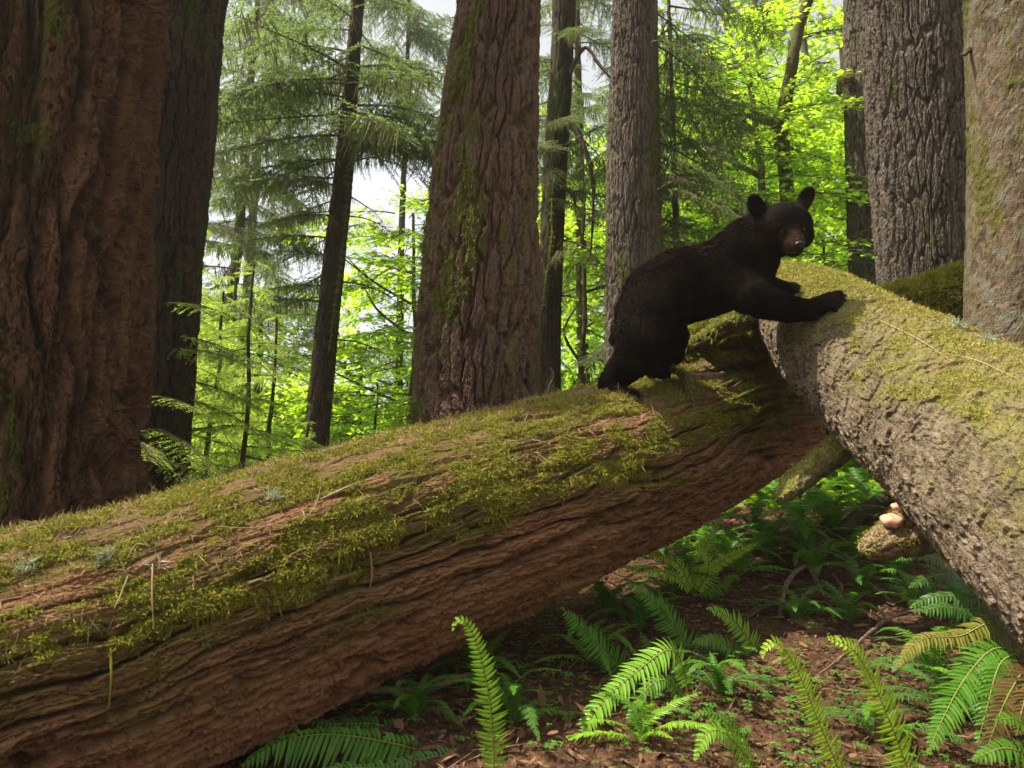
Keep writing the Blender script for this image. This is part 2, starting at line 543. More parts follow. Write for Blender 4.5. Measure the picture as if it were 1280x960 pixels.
def plated(cu=14, cv=7, depth=.03, seed=1, flake=.004):
    """thin flaky bark scales that overlap like shingles"""
    def f(uf, v, R, N):
        K = max(6, int(round(cu * 2 * math.pi * float(R.mean()))))
        s = uf * K
        wx = fbm(s * .5, v * cv * .5, seed + 3, None, 3) * .9
        f1, f2, cid, cx, cy = voro(s * .45 + wx, v * cv * .42 + wx * .6, seed, None)
        e = sst(0, .07, f2 - f1)
        g1, g2, cid2, gx_, gy_ = voro(s + wx * 1.3, v * cv + wx, seed + 40, None)
        e2 = sst(0, .10, g2 - g1)
        h1, h2, hid, hx_, hy_ = voro(s * 2.4 + wx * 2, v * cv * 2.1 + wx * 2, seed + 60, None)
        e3 = sst(0, .14, h2 - h1)
        d = depth * (.6 * (cid - .5) + .45 * (e - 1) + .6 * (cid2 - .5) - 1.2 * gy_ * e2 + .3 * gx_ + .35 * (e2 - 1) + .35 * (hid - .5) + .2 * (e3 - 1))
        d = d + flake * fbm(s * 4, v * cv * 4, seed + 9, None, 3) + depth * .5 * fbm(uf * 6, v * 1.2, seed + 12, 6, 2)
        return d, {'plate': np.clip(.65 * e2 * sst(.55, .95, cid2) + .25 * sst(.6, 1, hid), 0, 1)}
    return f


def with_moss(base, rule):
    def f(uf, v, R, N):
        d, at = base(uf, v, R, N)
        at.update(rule(uf, v, R, N, d))
        if 'moss' in at:
            d = d * (1 - .35 * at['moss']) + at['moss'] * (.004 + .010 * fbm(uf * R.mean() * 6.28 * 14, v * 14, 5, None, 3))
        return d, at
    return f


def tufts_from(t, key, n, mat, name, parent, L=(.012, .03), W=.006, up=.5, droop=.5, rnd=.8, thresh=.15, maxd=8, pw=1.0):
    """moss shoots on the surface of a tube where the mask allows"""
    P = t['P'].reshape(-1, 3); N = t['N'].reshape(-1, 3)
    m = t['attrs'][key][:len(P)] if isinstance(key, str) else key.ravel()
    camv = np.array([0, 0, CAMZ]) - P
    dist = np.linalg.norm(camv, axis=1)
    maxd = max(maxd, 14)
    face = np.einsum('ij,ij->i', camv, N) / dist
    w = np.clip(m - thresh, 0, 1) ** pw * (face > -.25) * (dist < maxd)
    # area weight: cells are not equal in size
    A = np.ones(len(P)); nv, nu = t['P'].shape[:2]
    dv = np.linalg.norm(np.gradient(t['P'], axis=0), axis=2); du = np.linalg.norm(np.gradient(t['P'], axis=1), axis=2)
    A = (dv * np.minimum(du, .1)).ravel()
    w = w * A / np.maximum(dist, 1.5)
    if w.sum() <= 0: return None
    idx = RNG.choice(len(P), n, p=w / w.sum())
    p = P[idx] + RNG.normal(size=(n, 3)) * .006
    dn = N[idx] * up + RNG.normal(size=(n, 3)) * rnd * .5
    flank = 1 - np.clip(N[idx][:, 2:3], 0, 1)
    dn[:, 2:3] -= droop * flank * 1.5
    dn[:, 2:3] += .15 if up > .3 else 0
    ll = RNG.uniform(L[0], L[1], n) * (.6 + .8 * m[idx]) * (.6 + .4 * np.clip(dist[idx] / 4, .5, 1.6))
    curl = RNG.normal(size=(n, 3)) * .3; curl[:, 2] -= droop * .6
    V, Fc = blades(p, dn, ll, W * (.6 + .4 * np.clip(dist[idx] / 4, .5, 1.6)), curl)
    o = child_world(name, mesh_np(name, V, Fc, False), mat, parent)
    o['kind'] = 'stuff'
    return o


# ---------------------------------------------------------------- fallen log in front
L1 = thing('fallen_log', D(300, 760, 3.2), 'huge reddish brown fallen trunk with mossy top running from lower left up to the bear', 'fallen log')
l1pts, l1r = [], []
for (px, top, bot, dd) in [(-230, 745, 1240, 2.12), (0, 652, 1078, 2.5), (150, 618, 1000, 2.8), (300, 578, 925, 3.15), (450, 540, 858, 3.55), (600, 502, 792, 4.05),
                           (700, 480, 742, 4.5), (800, 462, 690, 5.1), (900, 440, 630, 5.8), (990, 430, 578, 6.6), (1048, 432, 548, 7.2)]:
    l1pts.append(D(px, (top + bot) / 2, dd)); l1r.append((bot - top) / 2 * .905 * dd / FPX * .985)


def l1rule(uf, v, R, N, d):
    nz = N[..., 2]
    A = uf * 2 * math.pi * .6
    big = fbm(A * 2.2, v * .9, 101, None, 4, .6)
    small = fbm(A * 9, v * 4, 103, None, 4, .6)
    up = nz + .22 * big + .10 * small
    mid = fbm(A * 5, v * 2.6, 107, None, 4, .65)
    patch = sst(.05, .30, big * .45 + mid * .65 + small * .75 + .03 + .30 * np.exp(-((nz - .25) / .25) ** 2) - .16 * np.exp(-((nz - .62) / .12) ** 2))
    moss = patch * sst(-.12, .25, up) * (1 - .5 * sst(.75, .95, nz))
    moss = moss + .95 * sst(-.28, .12, small + .6 * mid + .06) * sst(.55, .80, nz)
    film = sst(-.30, .12, nz + .30 * big) * .9
    film = film * (1 - .8 * np.exp(-((nz - .62) / .15) ** 2) * sst(.1, -.1, big))
    litter = sst(.66, .9, nz + .15 * small) * .85
    return {'moss': np.clip(moss, 0, 1), 'film': film, 'litter': litter}


def l1shape(uf, v, R, N):
    d, at = furrow(8.5, 1.7, .050, .15, .0045, 5, .9, .10)(uf, v, R, N)
    fade = .28 + .72 * sst(.70, .1, N[..., 2])
    d = d * fade
    A = uf * 2 * math.pi * .6
    d = d + .03 * fbm(A * 1.3, v * .8, 71, None, 3)
    br = sst(.15, .35, fbm(A * 3, v * 1.3, 75, None, 3)) * sst(.4, .7, N[..., 2])
    return d - .015 * br, at


t1 = tube(l1pts, l1r, 440, 860, ref=(-.25, .9, -.35), disp=with_moss(l1shape, l1rule), dens=lambda s: s ** 1.12, focus=.48)
o = child_world('trunk', tube_mesh('fallen_log_trunk', t1, False), M['log_bark'], L1)
tufts_from(t1, 'moss', 120000, M['moss'], 'moss', L1, (.006, .017), .0050, .6, .35, 1.3, thresh=.25)
tufts_from(t1, 'moss', 14000, M['mossdark'], 'moss', L1, (.012, .03), .005, .4, .6, 1.1, thresh=.5)
# long moss beards on the flank
nzz = t1['N'][..., 2].ravel()
hang = np.clip(t1['attrs']['moss'][:len(nzz)], 0, 1) * np.exp(-((nzz - .15) / .2) ** 2)
tufts_from(t1, hang, 1500, M['moss'], 'hanging_moss', L1, (.02, .05), .0045, .15, 1.0, .8, .25)
tufts_from(t1, 'litter', 15000, M['needle_litter'], 'needle_litter', L1, (.02, .065), .0026, .02, .25, 1.1, .2)
lit2 = np.exp(-((nzz - .6) / .2) ** 2)
tufts_from(t1, lit2, 2500, M['needle_litter'], 'needle_litter', L1, (.02, .08), .003, .15, .5, 1.0, .2)

# ---------------------------------------------------------------- fallen log on the right
L2 = thing('fallen_log', D(1150, 480, 4.2), 'grey flaky barked fallen trunk with pale moss on top slanting down to the right edge', 'fallen log')
l2c = [(955, 364, 36, 6.0), (985, 382, 52, 5.65), (1020, 406, 66, 5.25), (1060, 438, 80, 4.85), (1110, 474, 92, 4.42), (1170, 516, 107, 3.95), (1240, 565, 126, 3.5),
       (1330, 629, 150, 3.0), (1470, 728, 186, 2.45), (1720, 905, 255, 1.85), (2150, 1210, 370, 1.28)]
l2pts = [D(a, b, d_) for a, b, r, d_ in l2c]; l2r = [r * d_ / FPX for a, b, r, d_ in l2c]


def l2rule(uf, v, R, N, d):
    nz = N[..., 2]
    A = uf * 2 * math.pi * .55
    big = fbm(A * 2.0, v * 1.3, 201, None, 4, .6)
    small = fbm(A * 9, v * 7, 203, None, 4, .6)
    moss = sst(.42, .80, nz + .42 * big + .38 * small) * (.45 + .55 * sst(-.25, .25, fbm(A * 5, v * 4, 209, None, 3)))
    film = sst(-.15, .6, nz + .4 * big + .25 * small) * .6
    litter = sst(.55, .9, nz + .2 * big) * sst(-.2, .3, small + big * .5) * .7
    moss = moss * (1 - .85 * sst(.12, .3, fbm(A * 3, v * 2.4, 222, None, 3)) * sst(.95, .6, nz))
    moss = np.maximum(moss, sst(1.9, .9, v) * sst(.15, .5, nz + .2 * small))
    return {'moss': moss, 'film': film, 'litter': litter}


t2 = tube(l2pts, l2r, 380, 780, ref=(.75, .55, -.2), disp=with_moss(plated(15, 10, .011, 8, .003), l2rule), dens=lambda s: s ** .85, focus=.6)
child_world('trunk', tube_mesh('fallen_log_trunk', t2, False), M['grey_flaky'], L2)
tufts_from(t2, 'moss', 52000, M['moss_pale'], 'moss', L2, (.006, .017), .0055, .6, .3, 1.3, thresh=.2)
tufts_from(t2, 'moss', 9000, M['moss'], 'moss', L2, (.010, .026), .005, .5, .5, 1.2, thresh=.5)
tufts_from(t2, 'litter', 5000, M['needle_litter'], 'needle_litter', L2, (.02, .055), .0026, .02, .25, 1.1, .15)

bvh1 = BVHTree.FromPolygons([tuple(p) for p in t1['V']], t1['F'].tolist())
bvh2 = BVHTree.FromPolygons([tuple(p) for p in t2['V']], t2['F'].tolist())
CAMP = Vector((0, 0, CAMZ))


def hit(bvh, px, py):
    dv = (D(px, py, 1) - CAMP).normalized()
    h = bvh.ray_cast(CAMP, dv)
    if h[0] is None: return None
    fwd = Vector((0, CP, SP))
    return (h[0] - CAMP).dot(fwd)


for q in [(780, 497), (827, 468), (800, 470)]: print('DEPTH log1', q, hit(bvh1, *q))
for q in [(1035, 385), (1050, 372), (1000, 360), (1036, 410)]: print('DEPTH log2', q, hit(bvh2, *q))


def limb(name, pl, parent, mat, nu=28, nv=60, base=None, moss=None, nmoss=0, mossmat='moss', seed=3, L=(.012, .035)):
    """knobbly limb or root given as (px, py, radius px, depth)"""
    base = base or furrow(16, .35, .014, .2, .003, seed)

    def rule(uf, v, R, N, d):
        s = fbm(uf * 5, v * 8, seed + 11, 5, 3)
        return {'moss': sst(.0, .3, N[..., 2] * .9 + .5 * s + (moss or -.4)), 'film': .6 + 0 * v, 'litter': 0 * v}
    tt = tube([D(a, b, d_) for a, b, r, d_ in pl], [r * d_ / FPX for a, b, r, d_ in pl], nu, nv, ref=(0.1, 1, .05), disp=with_moss(base, rule), focus=.2)
    o = child_world(name, tube_mesh(name, tt), mat, parent)
    if nmoss:
        m = tufts_from(tt, 'moss', nmoss, M[mossmat], 'moss', o, L, .0055, .5, .6, thresh=.1)
        if m:
            m.parent = parent; m.matrix_parent_inverse = Matrix.Translation(-parent.location)
    return o


# broken stubs of the right log
limb('branch_stub', [(1078, 535, 20, 4.75), (1050, 560, 19, 4.65), (1022, 582, 16, 4.58), (995, 604, 15, 4.5), (982, 618, 10, 4.46), (972, 629, 2, 4.45)], L2, M['grey_flaky'], 48, 110, plated(14, 9, .010, 31), -.15, 1600, 'moss_pale', L=(.006, .018))
limb('branch_stub', [(1062, 488, 11, 4.9), (1046, 512, 10, 4.8), (1040, 530, 9, 4.72), (1048, 552, 9, 4.66)], L2, M['mossytwig'], 20, 30, None, .3, 900)
limb('branch_stub', [(1190, 640, 34, 3.95), (1160, 655, 34, 3.8), (1125, 672, 26, 3.72), (1092, 684, 16, 3.66), (1076, 690, 3, 3.62)], L2, M['deadwood'], 48, 100, furrow(14, .3, .02, .2, .004, 36), .30, 4200, 'moss', L=(.006, .015))
limb('branch_stub', [(1030, 440, 20, 5.1), (1036, 418, 20, 4.85), (1038, 400, 18, 4.74), (1036, 386, 13, 4.72)], L2, M['darkbark'], 40, 60, furrow(14, .4, .03, .2, .004, 38), -.6, 0)['label'] = 'dark broken knot under the bear paw'
# gnarled roots and broken wood at the far end of the right log
for k, pl in enumerate([
    [(962, 398, 22, 5.7), (935, 398, 15, 5.45), (905, 410, 13, 5.35), (880, 425, 11, 5.3), (856, 437, 7, 5.25), (832, 447, 3, 5.2)],
    [(965, 420, 18, 5.8), (940, 432, 12, 5.6), (915, 428, 9, 5.5), (890, 436, 8, 5.45), (866, 430, 5, 5.4)],
    [(950, 445, 14, 5.8), (925, 448, 10, 5.5), (900, 452, 8, 5.35), (880, 443, 6, 5.3), (858, 452, 3, 5.2)],
    [(930, 405, 9, 5.55), (905, 398, 8, 5.6), (880, 407, 6, 5.65), (860, 418, 4, 5.7)]]):
    limb('root', pl, L2, M['brownbark'], 28, 80, furrow(20, .3, .02, .2, .004, 60 + k), .15, 1300, 'moss_pale' if k == 0 else 'moss')
# a broken slab and twigs on top of the front log below the bear
tw = limb('twig', [(838, 462, 4, 4.95), (852, 468, 5, 4.86), (862, 490, 5, 4.80), (872, 522, 3, 4.76)], L1, M['mossytwig'], 14, 30, None, -.2, 150)
limb('twig', [(843, 462, 3, 4.95), (870, 470, 4, 4.92), (905, 468, 3, 4.98)], L1, M['deadwood'], 12, 24)

for k, (a, b, a2, b2) in enumerate([(905, 470, 960, 452), (890, 488, 955, 470), (915, 500, 985, 478), (870, 455, 925, 440), (930, 520, 990, 500), (895, 515, 940, 508), (950, 455, 1000, 446)]):
    dA, dB = hit(bvh1, a, b), hit(bvh1, a2, b2)
    if not dA: continue
    dB = dB or dA + .25
    limb('splinter', [(a, b, 1.5, dA - .01), ((a + a2) / 2, (b + b2) / 2 - 3, 2.5 + k % 3, (dA + dB) / 2 - .03), (a2, b2, 2, dB - .01)], L1, M['brownbark'], 10, 40, furrow(26, .2, .012, .2, .003, 90 + k), -.3, 0)

# ---------------------------------------------------------------- log covered in moss behind
L3 = thing('fallen_log', D(1180, 380, 7.3), 'dark moss covered log behind the right log, between grey and tan trunks', 'fallen log')
t3 = tube([D(1040, 425, 7.6), D(1110, 402, 7.4), D(1217, 371, 7.2), D(1340, 336, 7.0)], [.34] * 4, 90, 160, ref=(0, 1, 0),
          disp=with_moss(furrow(6, .8, .03, .2, .004, 15), lambda uf, v, R, N, d: {'moss': sst(-.5, .1, N[..., 2] + .3 * fbm(uf * 8, v * 2, 7, 8, 3)), 'film': 1 + 0 * v, 'litter': 0 * v}))
child_world('trunk', tube_mesh('mossy_log_trunk', t3), M['mosslog'], L3)
tufts_from(t3, 'moss', 16000, M['moss'], 'moss', L3, (.03, .06), .012, .6, .4, maxd=12)


# ---------------------------------------------------------------- big trunks
def big_tree(name, label, cl, mat, nu, nv, disp, moss_bias=None, height=16, nm=0, group=None, ref=None, mossmat='mossdark', below=True, mossside=None, twigs=()):
    """cl: list of (px, py, r px, depth) from low to high on the visible stem; goes on to the ground and above the frame"""
    P = [D(a, b, d_) for a, b, r, d_ in cl]; R = [r * d_ / FPX for a, b, r, d_ in cl]
    lo, hi = P[0], P[-1]
    dirn = (P[-1] - P[0]).normalized()
    g = gz1(lo.x, lo.y)
    root = thing(name, (lo.x, lo.y, g), label, 'tree', group)
    zz = lo.z - g
    if below and zz > .15:
        q = lo - dirn * (zz + .15) / max(dirn.z, .3)
        P.insert(0, q); R.insert(0, R[0] * 1.16)
    top = hi + dirn * (height - hi.z) / dirn.z
    nseg = 4
    for k in range(1, nseg + 1):
        P.append(hi.lerp(top, k / nseg)); R.append(R[-1] * (.93 if k < nseg else .7))
    hl = np.array([p.z for p in P])
    zvis = hi.z + .4

    def rule(uf, v, Rr, N, d):
        A = uf * 2 * math.pi * float(Rr.mean())
        b = fbm(A * 2.2, v * .7, 301, None, 4, .6) + .6 * fbm(A * 9, v * 4, 305, None, 3, .6)
        s = np.zeros_like(b)
        if mossside is not None:
            s = N @ np.array(mossside, float)
        m = sst(.1, .5, b + s * .6 + (moss_bias if moss_bias is not None else -1.2))
        return {'moss': m * .9, 'film': sst(-.3, .4, b + s * .5 + (moss_bias if moss_bias is not None else -1)) * .7, 'litter': 0 * v}
    # more rows in the visible lower part, few above the frame
    ncp = len(P) - 1
    nvis = ncp - nseg

    def dens(s):
        k = .90
        return np.where(s < k, s / k * nvis / ncp, nvis / ncp + (s - k) / (1 - k) * nseg / ncp)
    ref = ref or (lo.x * .12, 1, 0)
    tt = tube(P, R, nu, nv, ref=ref, disp=with_moss(disp, rule), dens=dens, focus=.6)
    child_world('trunk', tube_mesh(name + '_trunk', tt, R[1] < .3), mat, root)
    if nm:
        tufts_from(tt, 'moss', nm, M[mossmat], 'moss', root, (.02, .05), .008, .5, .6, maxd=14, thresh=.3)
    return root, P, R


ROOTS = {}
ROOTS['t1'] = big_tree('redwood_tree', 'huge reddish furrowed trunk filling the left edge', [(14, 700, 152, 5.0), (18, 560, 146, 5.0), (28, 300, 145, 5.0), (42, 60, 146, 5.0), (50, -60, 145, 5.0)],
                       M['redbark'], 420, 620, furrow(5.0, 1.8, .105, .40, .005, 41, .8, .05), -.30, nm=9000, mossside=(-.9, -.3, 0), height=8.5)
ROOTS['t1b'] = big_tree('redwood_tree', 'dark trunk standing just behind the huge trunk at the left edge', [(170, 610, 60, 7.6), (182, 400, 61, 7.6), (200, 180, 62, 7.6), (215, 0, 62, 7.6), (222, -60, 62, 7.6)],
                        M['darkbark'], 200, 320, furrow(9, .9, .04, .14, .006, 43, .4), -.35, height=16)
ROOTS['t4'] = big_tree('fir_tree', 'thick brown plated trunk with mossy left side in the centre behind the front log',
                       [(594, 560, 82, 7.4), (596, 480, 79, 7.4), (598, 400, 76, 7.4), (608, 200, 64, 7.4), (624, 0, 51, 7.4), (629, -60, 49, 7.4)],
                       M['brownbark'], 300, 520, furrow(8.5, .75, .042, .24, .006, 45, .9), -.30, nm=3500, mossside=(-.8, -.1, 0), height=16)
ROOTS['t6'] = big_tree('fir_tree', 'straight grey trunk rising directly behind the bear rump', [(791, 520, 36, 9.5), (791, 430, 35, 9.5), (792, 200, 33, 9.5), (794, 0, 27, 9.5), (795, -60, 26, 9.5)],
                       M['greybark'], 180, 380, furrow(14, .55, .024, .14, .005, 47, .5), -.42, mossside=(.8, -.3, 0), height=18)
ROOTS['t8'] = big_tree('fir_tree', 'broad grey furrowed trunk right of the bear head', [(1168, 420, 60, 8.0), (1161, 340, 57, 8.0), (1152, 160, 62, 8.0), (1140, 0, 60, 8.0), (1136, -60, 58, 8.0)],
                       M['greybark'], 280, 480, furrow(12, .60, .028, .20, .005, 49, .6, .25), -.6, mossside=(.9, -.2, 0), height=18)
ROOTS['t9'] = big_tree('spruce_tree', 'smooth tan trunk with pale lichen at the right edge', [(1276, 480, 61, 6.2), (1276, 400, 60, 6.2), (1278, 200, 58, 6.2), (1272, 0, 57, 6.2), (1270, -60, 56, 6.2)],
                       M['smoothbark'], 180, 300, plated(9, 5, .008, 52, .002), -.6, mossside=(-.8, 0, 0), height=16)
ROOTS['t7'] = big_tree('fir_tree', 'slim mossy trunk close behind the left side of the broad grey trunk', [(1090, 380, 27, 11.5), (1088, 300, 26, 11.5), (1084, 150, 26, 11.5), (1082, 0, 25, 11.5), (1081, -60, 25, 11.5)],
                       M['greybark'], 110, 260, furrow(12, .5, .03, .15, .005, 55, .5), -.2, nm=1500, mossside=(.7, -.3, 0), height=18)
ROOTS['t5'] = big_tree('fir_tree', 'narrow dark trunk with snapped branches between the centre trunk and the grey trunk', [(687, 520, 14, 11), (687, 440, 14, 11), (692, 250, 15, 11), (703, 60, 14.5, 11), (706, -60, 14, 11)],
                       M['darkbark'], 90, 220, furrow(12, .7, .02, .18, .004, 57, .2), -.3, mossside=(-.6, -.3, 0), height=18)
ROOTS['t3'] = big_tree('hemlock_tree', 'slender leaning trunk with drooping mossy branches in the gap left of the centre trunk',
                       [(392, 600, 17, 12), (396, 540, 16, 12), (412, 380, 14, 12), (428, 230, 12, 12), (440, 90, 9, 12), (452, -60, 8, 12)],
                       M['darkbark'], 90, 240, furrow(12, .7, .02, .18, .004, 59, .2), -.3, height=13)


# ---------------------------------------------------------------- branch and spray meshes (local, +X outward)
def stem_mesh(pts, rad, nu=5, nv=10):
    t_ = tube(pts, rad, nu, nv, ref=(0, 0.2, 1), caps=False, focus=0)
    F4 = t_['F']
    return t_['V'], np.concatenate([F4[:, [0, 1, 2]], F4[:, [0, 2, 3]]])


def two_mat(name, stem, leaf, sm, lm):
    V, F = merge([stem, leaf])
    me = mesh_np(name, V, F, False)
    me.materials.append(sm); me.materials.append(lm)
    mi = np.zeros(len(F), dtype=np.int32); mi[len(stem[1]):] = 1
    me.polygons.foreach_set('material_index', mi)
    return me


def conifer_branch(name, seed, lm, hangm=None, length=2.0, nsec=26, droop=.35, leaf=.055, hang=0):
    r = np.random.default_rng(seed)
    n = 12
    xs = np.linspace(0, length, n)
    main = np.stack([xs, .06 * np.sin(xs * 2 + seed), -droop * (xs / length) ** 2 * length * .5 + .04 * xs], -1)
    stems = [stem_mesh(main, np.linspace(.018, .003, n), 5, n)]
    P, Dd, LL = [], [], []
    for k in range(nsec):
        f = (k + 1.0) / (nsec + 1)
        if f < .12: continue
        b = main[0] * 0 + np.array([np.interp(f * length, xs, main[:, c]) for c in range(3)])
        for sgn in (-1, 1):
            if r.random() < .12: continue
            ls = length * .34 * math.sin(math.pi * min(1, f * .85 + .15)) ** .7 * r.uniform(.6, 1.15) + .08
            an = r.uniform(.75, 1.15)
            dd = np.array([math.cos(an), sgn * math.sin(an), -r.uniform(.05, .35)])
            stems.append(stem_mesh([b, b + dd * ls * .5, b + dd * ls + np.array([0, 0, -ls * .15])], [.005, .003, .001], 3, 3))
            m = max(4, int(ls / .030))
            for q in range(m):
                g = (q + .6) / m
                p = b + dd * ls * g + np.array([0, 0, -ls * .15 * g * g])
                for s2 in (-1, 1):
                    sd = np.array([-dd[1], dd[0], 0]) * s2
                    P.append(p); Dd.append(dd * .7 + sd * .8 + np.array([0, 0, -r.uniform(0, .5)]) + r.normal(size=3) * .15)
                    LL.append(leaf * r.uniform(.6, 1.3) * (1.15 - .5 * g))
    P, Dd, LL = np.array(P), np.array(Dd), np.array(LL)
    side = np.tile([0, 0, 1.0], (len(P), 1)) + r.normal(size=(len(P), 3)) * .35
    side = np.cross(Dd, side)
    side = np.cross(Dd, side) * -1 if False else side
    V, F = blades(P, Dd, LL, LL * .28, r.normal(size=(len(P), 3)) * .15, np.tile([0, 0, 1.0], (len(P), 1)) + r.normal(size=(len(P), 3)) * .4)
    leafs = [(V, F)]
    st = merge(stems)
    if hang:
        f = r.uniform(.05, .95, hang)
        hp = np.stack([np.interp(f * length, xs, main[:, c]) for c in range(3)], -1)
        hp[:, 1] += r.normal(size=hang) * .16 * np.sin(f * 3.1) ; hp[:, 0] += r.normal(size=hang) * .05
        hd = np.stack([r.normal(size=hang) * .15, r.normal(size=hang) * .15, -np.ones(hang)], -1)
        hv = blades(hp, hd, r.uniform(.08, .42, hang), .016, r.normal(size=(hang, 3)) * .12)
        V2, F2 = merge([st, (V, F), hv])
        me = mesh_np(name, V2, F2, False)
        for m_ in (M['twig'], lm, hangm): me.materials.append(m_)
        mi = np.zeros(len(F2), dtype=np.int32); mi[len(st[1]):] = 1; mi[len(st[1]) + len(F):] = 2
        me.polygons.foreach_set('material_index', mi)
        return me
    return two_mat(name, st, (V, F), M['twig'], lm)


LOBES = [(0, 0), (.42, -.10), (.36, .22), (.62, .40), (.27, .45), (.22, .62), (0, 1.05), (-.22, .62), (-.27, .45), (-.62, .40), (-.36, .22), (-.42, -.10)]


def maple_spray(name, seed, lm, length=1.5, nleaf=110, size=.085, spread=.55, droop=.25):
    r = np.random.default_rng(seed)
    stems = []
    n = 8
    xs = np.linspace(0, length, n)
    main = np.stack([xs, .12 * np.sin(xs * 2.1 + seed), .10 * xs - droop * xs ** 2 / length], -1)
    stems.append(stem_mesh(main, np.linspace(.014, .003, n), 4, n))
    V, F = [], []
    ends = []
    for k in range(11):
        f = .15 + .85 * k / 10
        b = np.array([np.interp(f * length, xs, main[:, c]) for c in range(3)])
        for s in (-1, 1):
            ls = spread * length * (1.1 - .55 * f) * r.uniform(.5, 1.1)
            an = r.uniform(.6, 1.2)
            dd = np.array([math.cos(an), s * math.sin(an), r.uniform(-.25, .12)])
            stems.append(stem_mesh([b, b + dd * ls], [.005, .0015], 3, 2))
            ends.append((b, dd, ls))
    for q in range(nleaf):
        b, dd, ls = ends[q % len(ends)]
        g = r.uniform(.25, 1.05)
        p = b + dd * ls * g + np.array([r.normal() * .03, r.normal() * .05, -.02 + r.normal() * .025])
        an = math.atan2(dd[1], dd[0]) + r.normal() * .9
        sc = size * r.uniform(.6, 1.25)
        dx = np.array([-math.sin(an), math.cos(an), r.normal() * .22]); dy = np.array([math.cos(an), math.sin(an), -.30 + r.normal() * .28])
        base = len(V)
        for (a, c) in LOBES:
            V.append(p + dx * a * sc + dy * c * sc - np.array([0, 0, .12 * abs(a) * sc]))
        for k in range(1, 11):
            F.append((base, base + k, base + k + 1))
    return two_mat(name, merge(stems), (np.array(V), np.array(F)), M['mossytwig'], lm)


CON = [conifer_branch('conifer_branch', s, M['hemlock'], M['fir_hang'], 2.0, 26, .45, .06, 110) for s in (1, 2, 3)]
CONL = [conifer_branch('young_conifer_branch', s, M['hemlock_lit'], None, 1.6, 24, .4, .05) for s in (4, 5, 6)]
CONP = [conifer_branch('hemlock_branch', s, M['hemlock'], None, 1.8, 26, .4, .055) for s in (7, 8)]
MAP = [maple_spray('maple_spray', s, M['maple']) for s in (1, 2, 3)]
MAPY = [maple_spray('maple_spray', s, M['maple_yellow'], 1.4, 130) for s in (4, 5, 6)]
DEAD = []
for s in (1, 2):
    r = np.random.default_rng(s + 70)
    st = []
    main = np.array([[0, 0, 0], [.5, .06, .05], [1.0, -.04, -.08], [1.5, .10, -.3]])
    st.append(stem_mesh(main, [.022, .016, .010, .003], 6, 12))
    for k in range(7):
        b = main[0] + (main[3] - main[0]) * r.uniform(.25, .9) + np.array([0, 0, .03])
        e = b + np.array([r.uniform(.15, .4), r.choice([-1, 1]) * r.uniform(.1, .35), -r.uniform(.0, .35)])
        st.append(stem_mesh([b, (b + e) / 2 + np.array([0, 0, .04]), e], [.006, .004, .001], 3, 4))
    hp = np.stack([r.uniform(.1, 1.4, 60), r.normal(size=60) * .04, np.zeros(60)], -1); hp[:, 2] = -.08 * hp[:, 0] ** 2
    hv = blades(hp, np.tile([0, 0, -1.0], (60, 1)) + r.normal(size=(60, 3)) * .15, r.uniform(.05, .3, 60), .014)
    DEAD.append(two_mat('bare_branch', merge(st), hv, M['twig'], M['fir_hang']))


def add_branch(root, me, pos, az, tilt, sc, name='branch', roll=0.0):
    o = bpy.data.objects.new(name, me)
    COL.objects.link(o)
    o.parent = root
    o.location = Vector(pos) - root.location
    o.rotation_euler = (roll, tilt, az)
    o.scale = (sc,) * 3
    return o


# ---------------------------------------------------------------- foliage on the big trees and the background trees
def on_stem(P, R, z):
    for k in range(len(P) - 1):
        if P[k].z <= z <= P[k + 1].z:
            f = (z - P[k].z) / (P[k + 1].z - P[k].z)
            return P[k].lerp(P[k + 1], f), R[k] + (R[k + 1] - R[k]) * f
    return P[-1], R[-1]


def dress(key, n, z0, z1, meshes, sc=(.7, 1.3), tilt=(.0, .5), az=None, name='branch', seed=1):
    r = random.Random(seed)
    root, P, R = ROOTS[key]
    for k in range(n):
        z = z0 + (z1 - z0) * (k + r.random()) / n
        p, rr = on_stem(P, R, z)
        a = r.uniform(0, 2 * math.pi) if az is None else r.uniform(*az)
        q = p + Vector((math.cos(a), math.sin(a), 0)) * rr * .7
        add_branch(root, r.choice(meshes), q, a, r.uniform(*tilt), r.uniform(*sc), name, r.uniform(-.3, .3))


dress('t3', 27, 7.3, 9.8, CON, (.8, 1.45), (.0, .35), seed=3)
dress('t3', 16, 4.6, 7.4, CON, (.6, 1.1), (.0, .35), az=(2.0, 4.4), seed=31)
dress('t3', 5, 5.0, 7.4, DEAD, (.5, .9), (.0, .35), az=(-1, 1), seed=33, name='bare_branch')
dress('t3', 12, 2.2, 5.0, DEAD, (.35, .8), (-.1, .4), seed=4, name='bare_branch')
dress('t5', 8, 3.2, 8.0, DEAD, (.5, 1.0), (.0, .7), seed=5, name='bare_branch')
dress('t5', 12, 6.0, 9.0, CON, (.5, .8), (.1, .5), seed=6)
dress('t6', 14, 3.6, 8.5, CONP + CON, (.6, 1.0), (.2, .6), az=(-.9, .6), seed=7)
dress('t6', 5, 2.6, 7, DEAD, (.4, .8), (.2, .8), az=(-1.2, .8), seed=17, name='bare_branch')
dress('t7', 6, 4.0, 7.0, DEAD, (.3, .5), (.2, .8), az=(2.4, 4.0), seed=9, name='bare_branch')
dress('t1b', 10, 1.6, 3.7, CONL, (.55, .9), (.05, .3), az=(-1.3, .3), seed=8)

TREEN = [0]


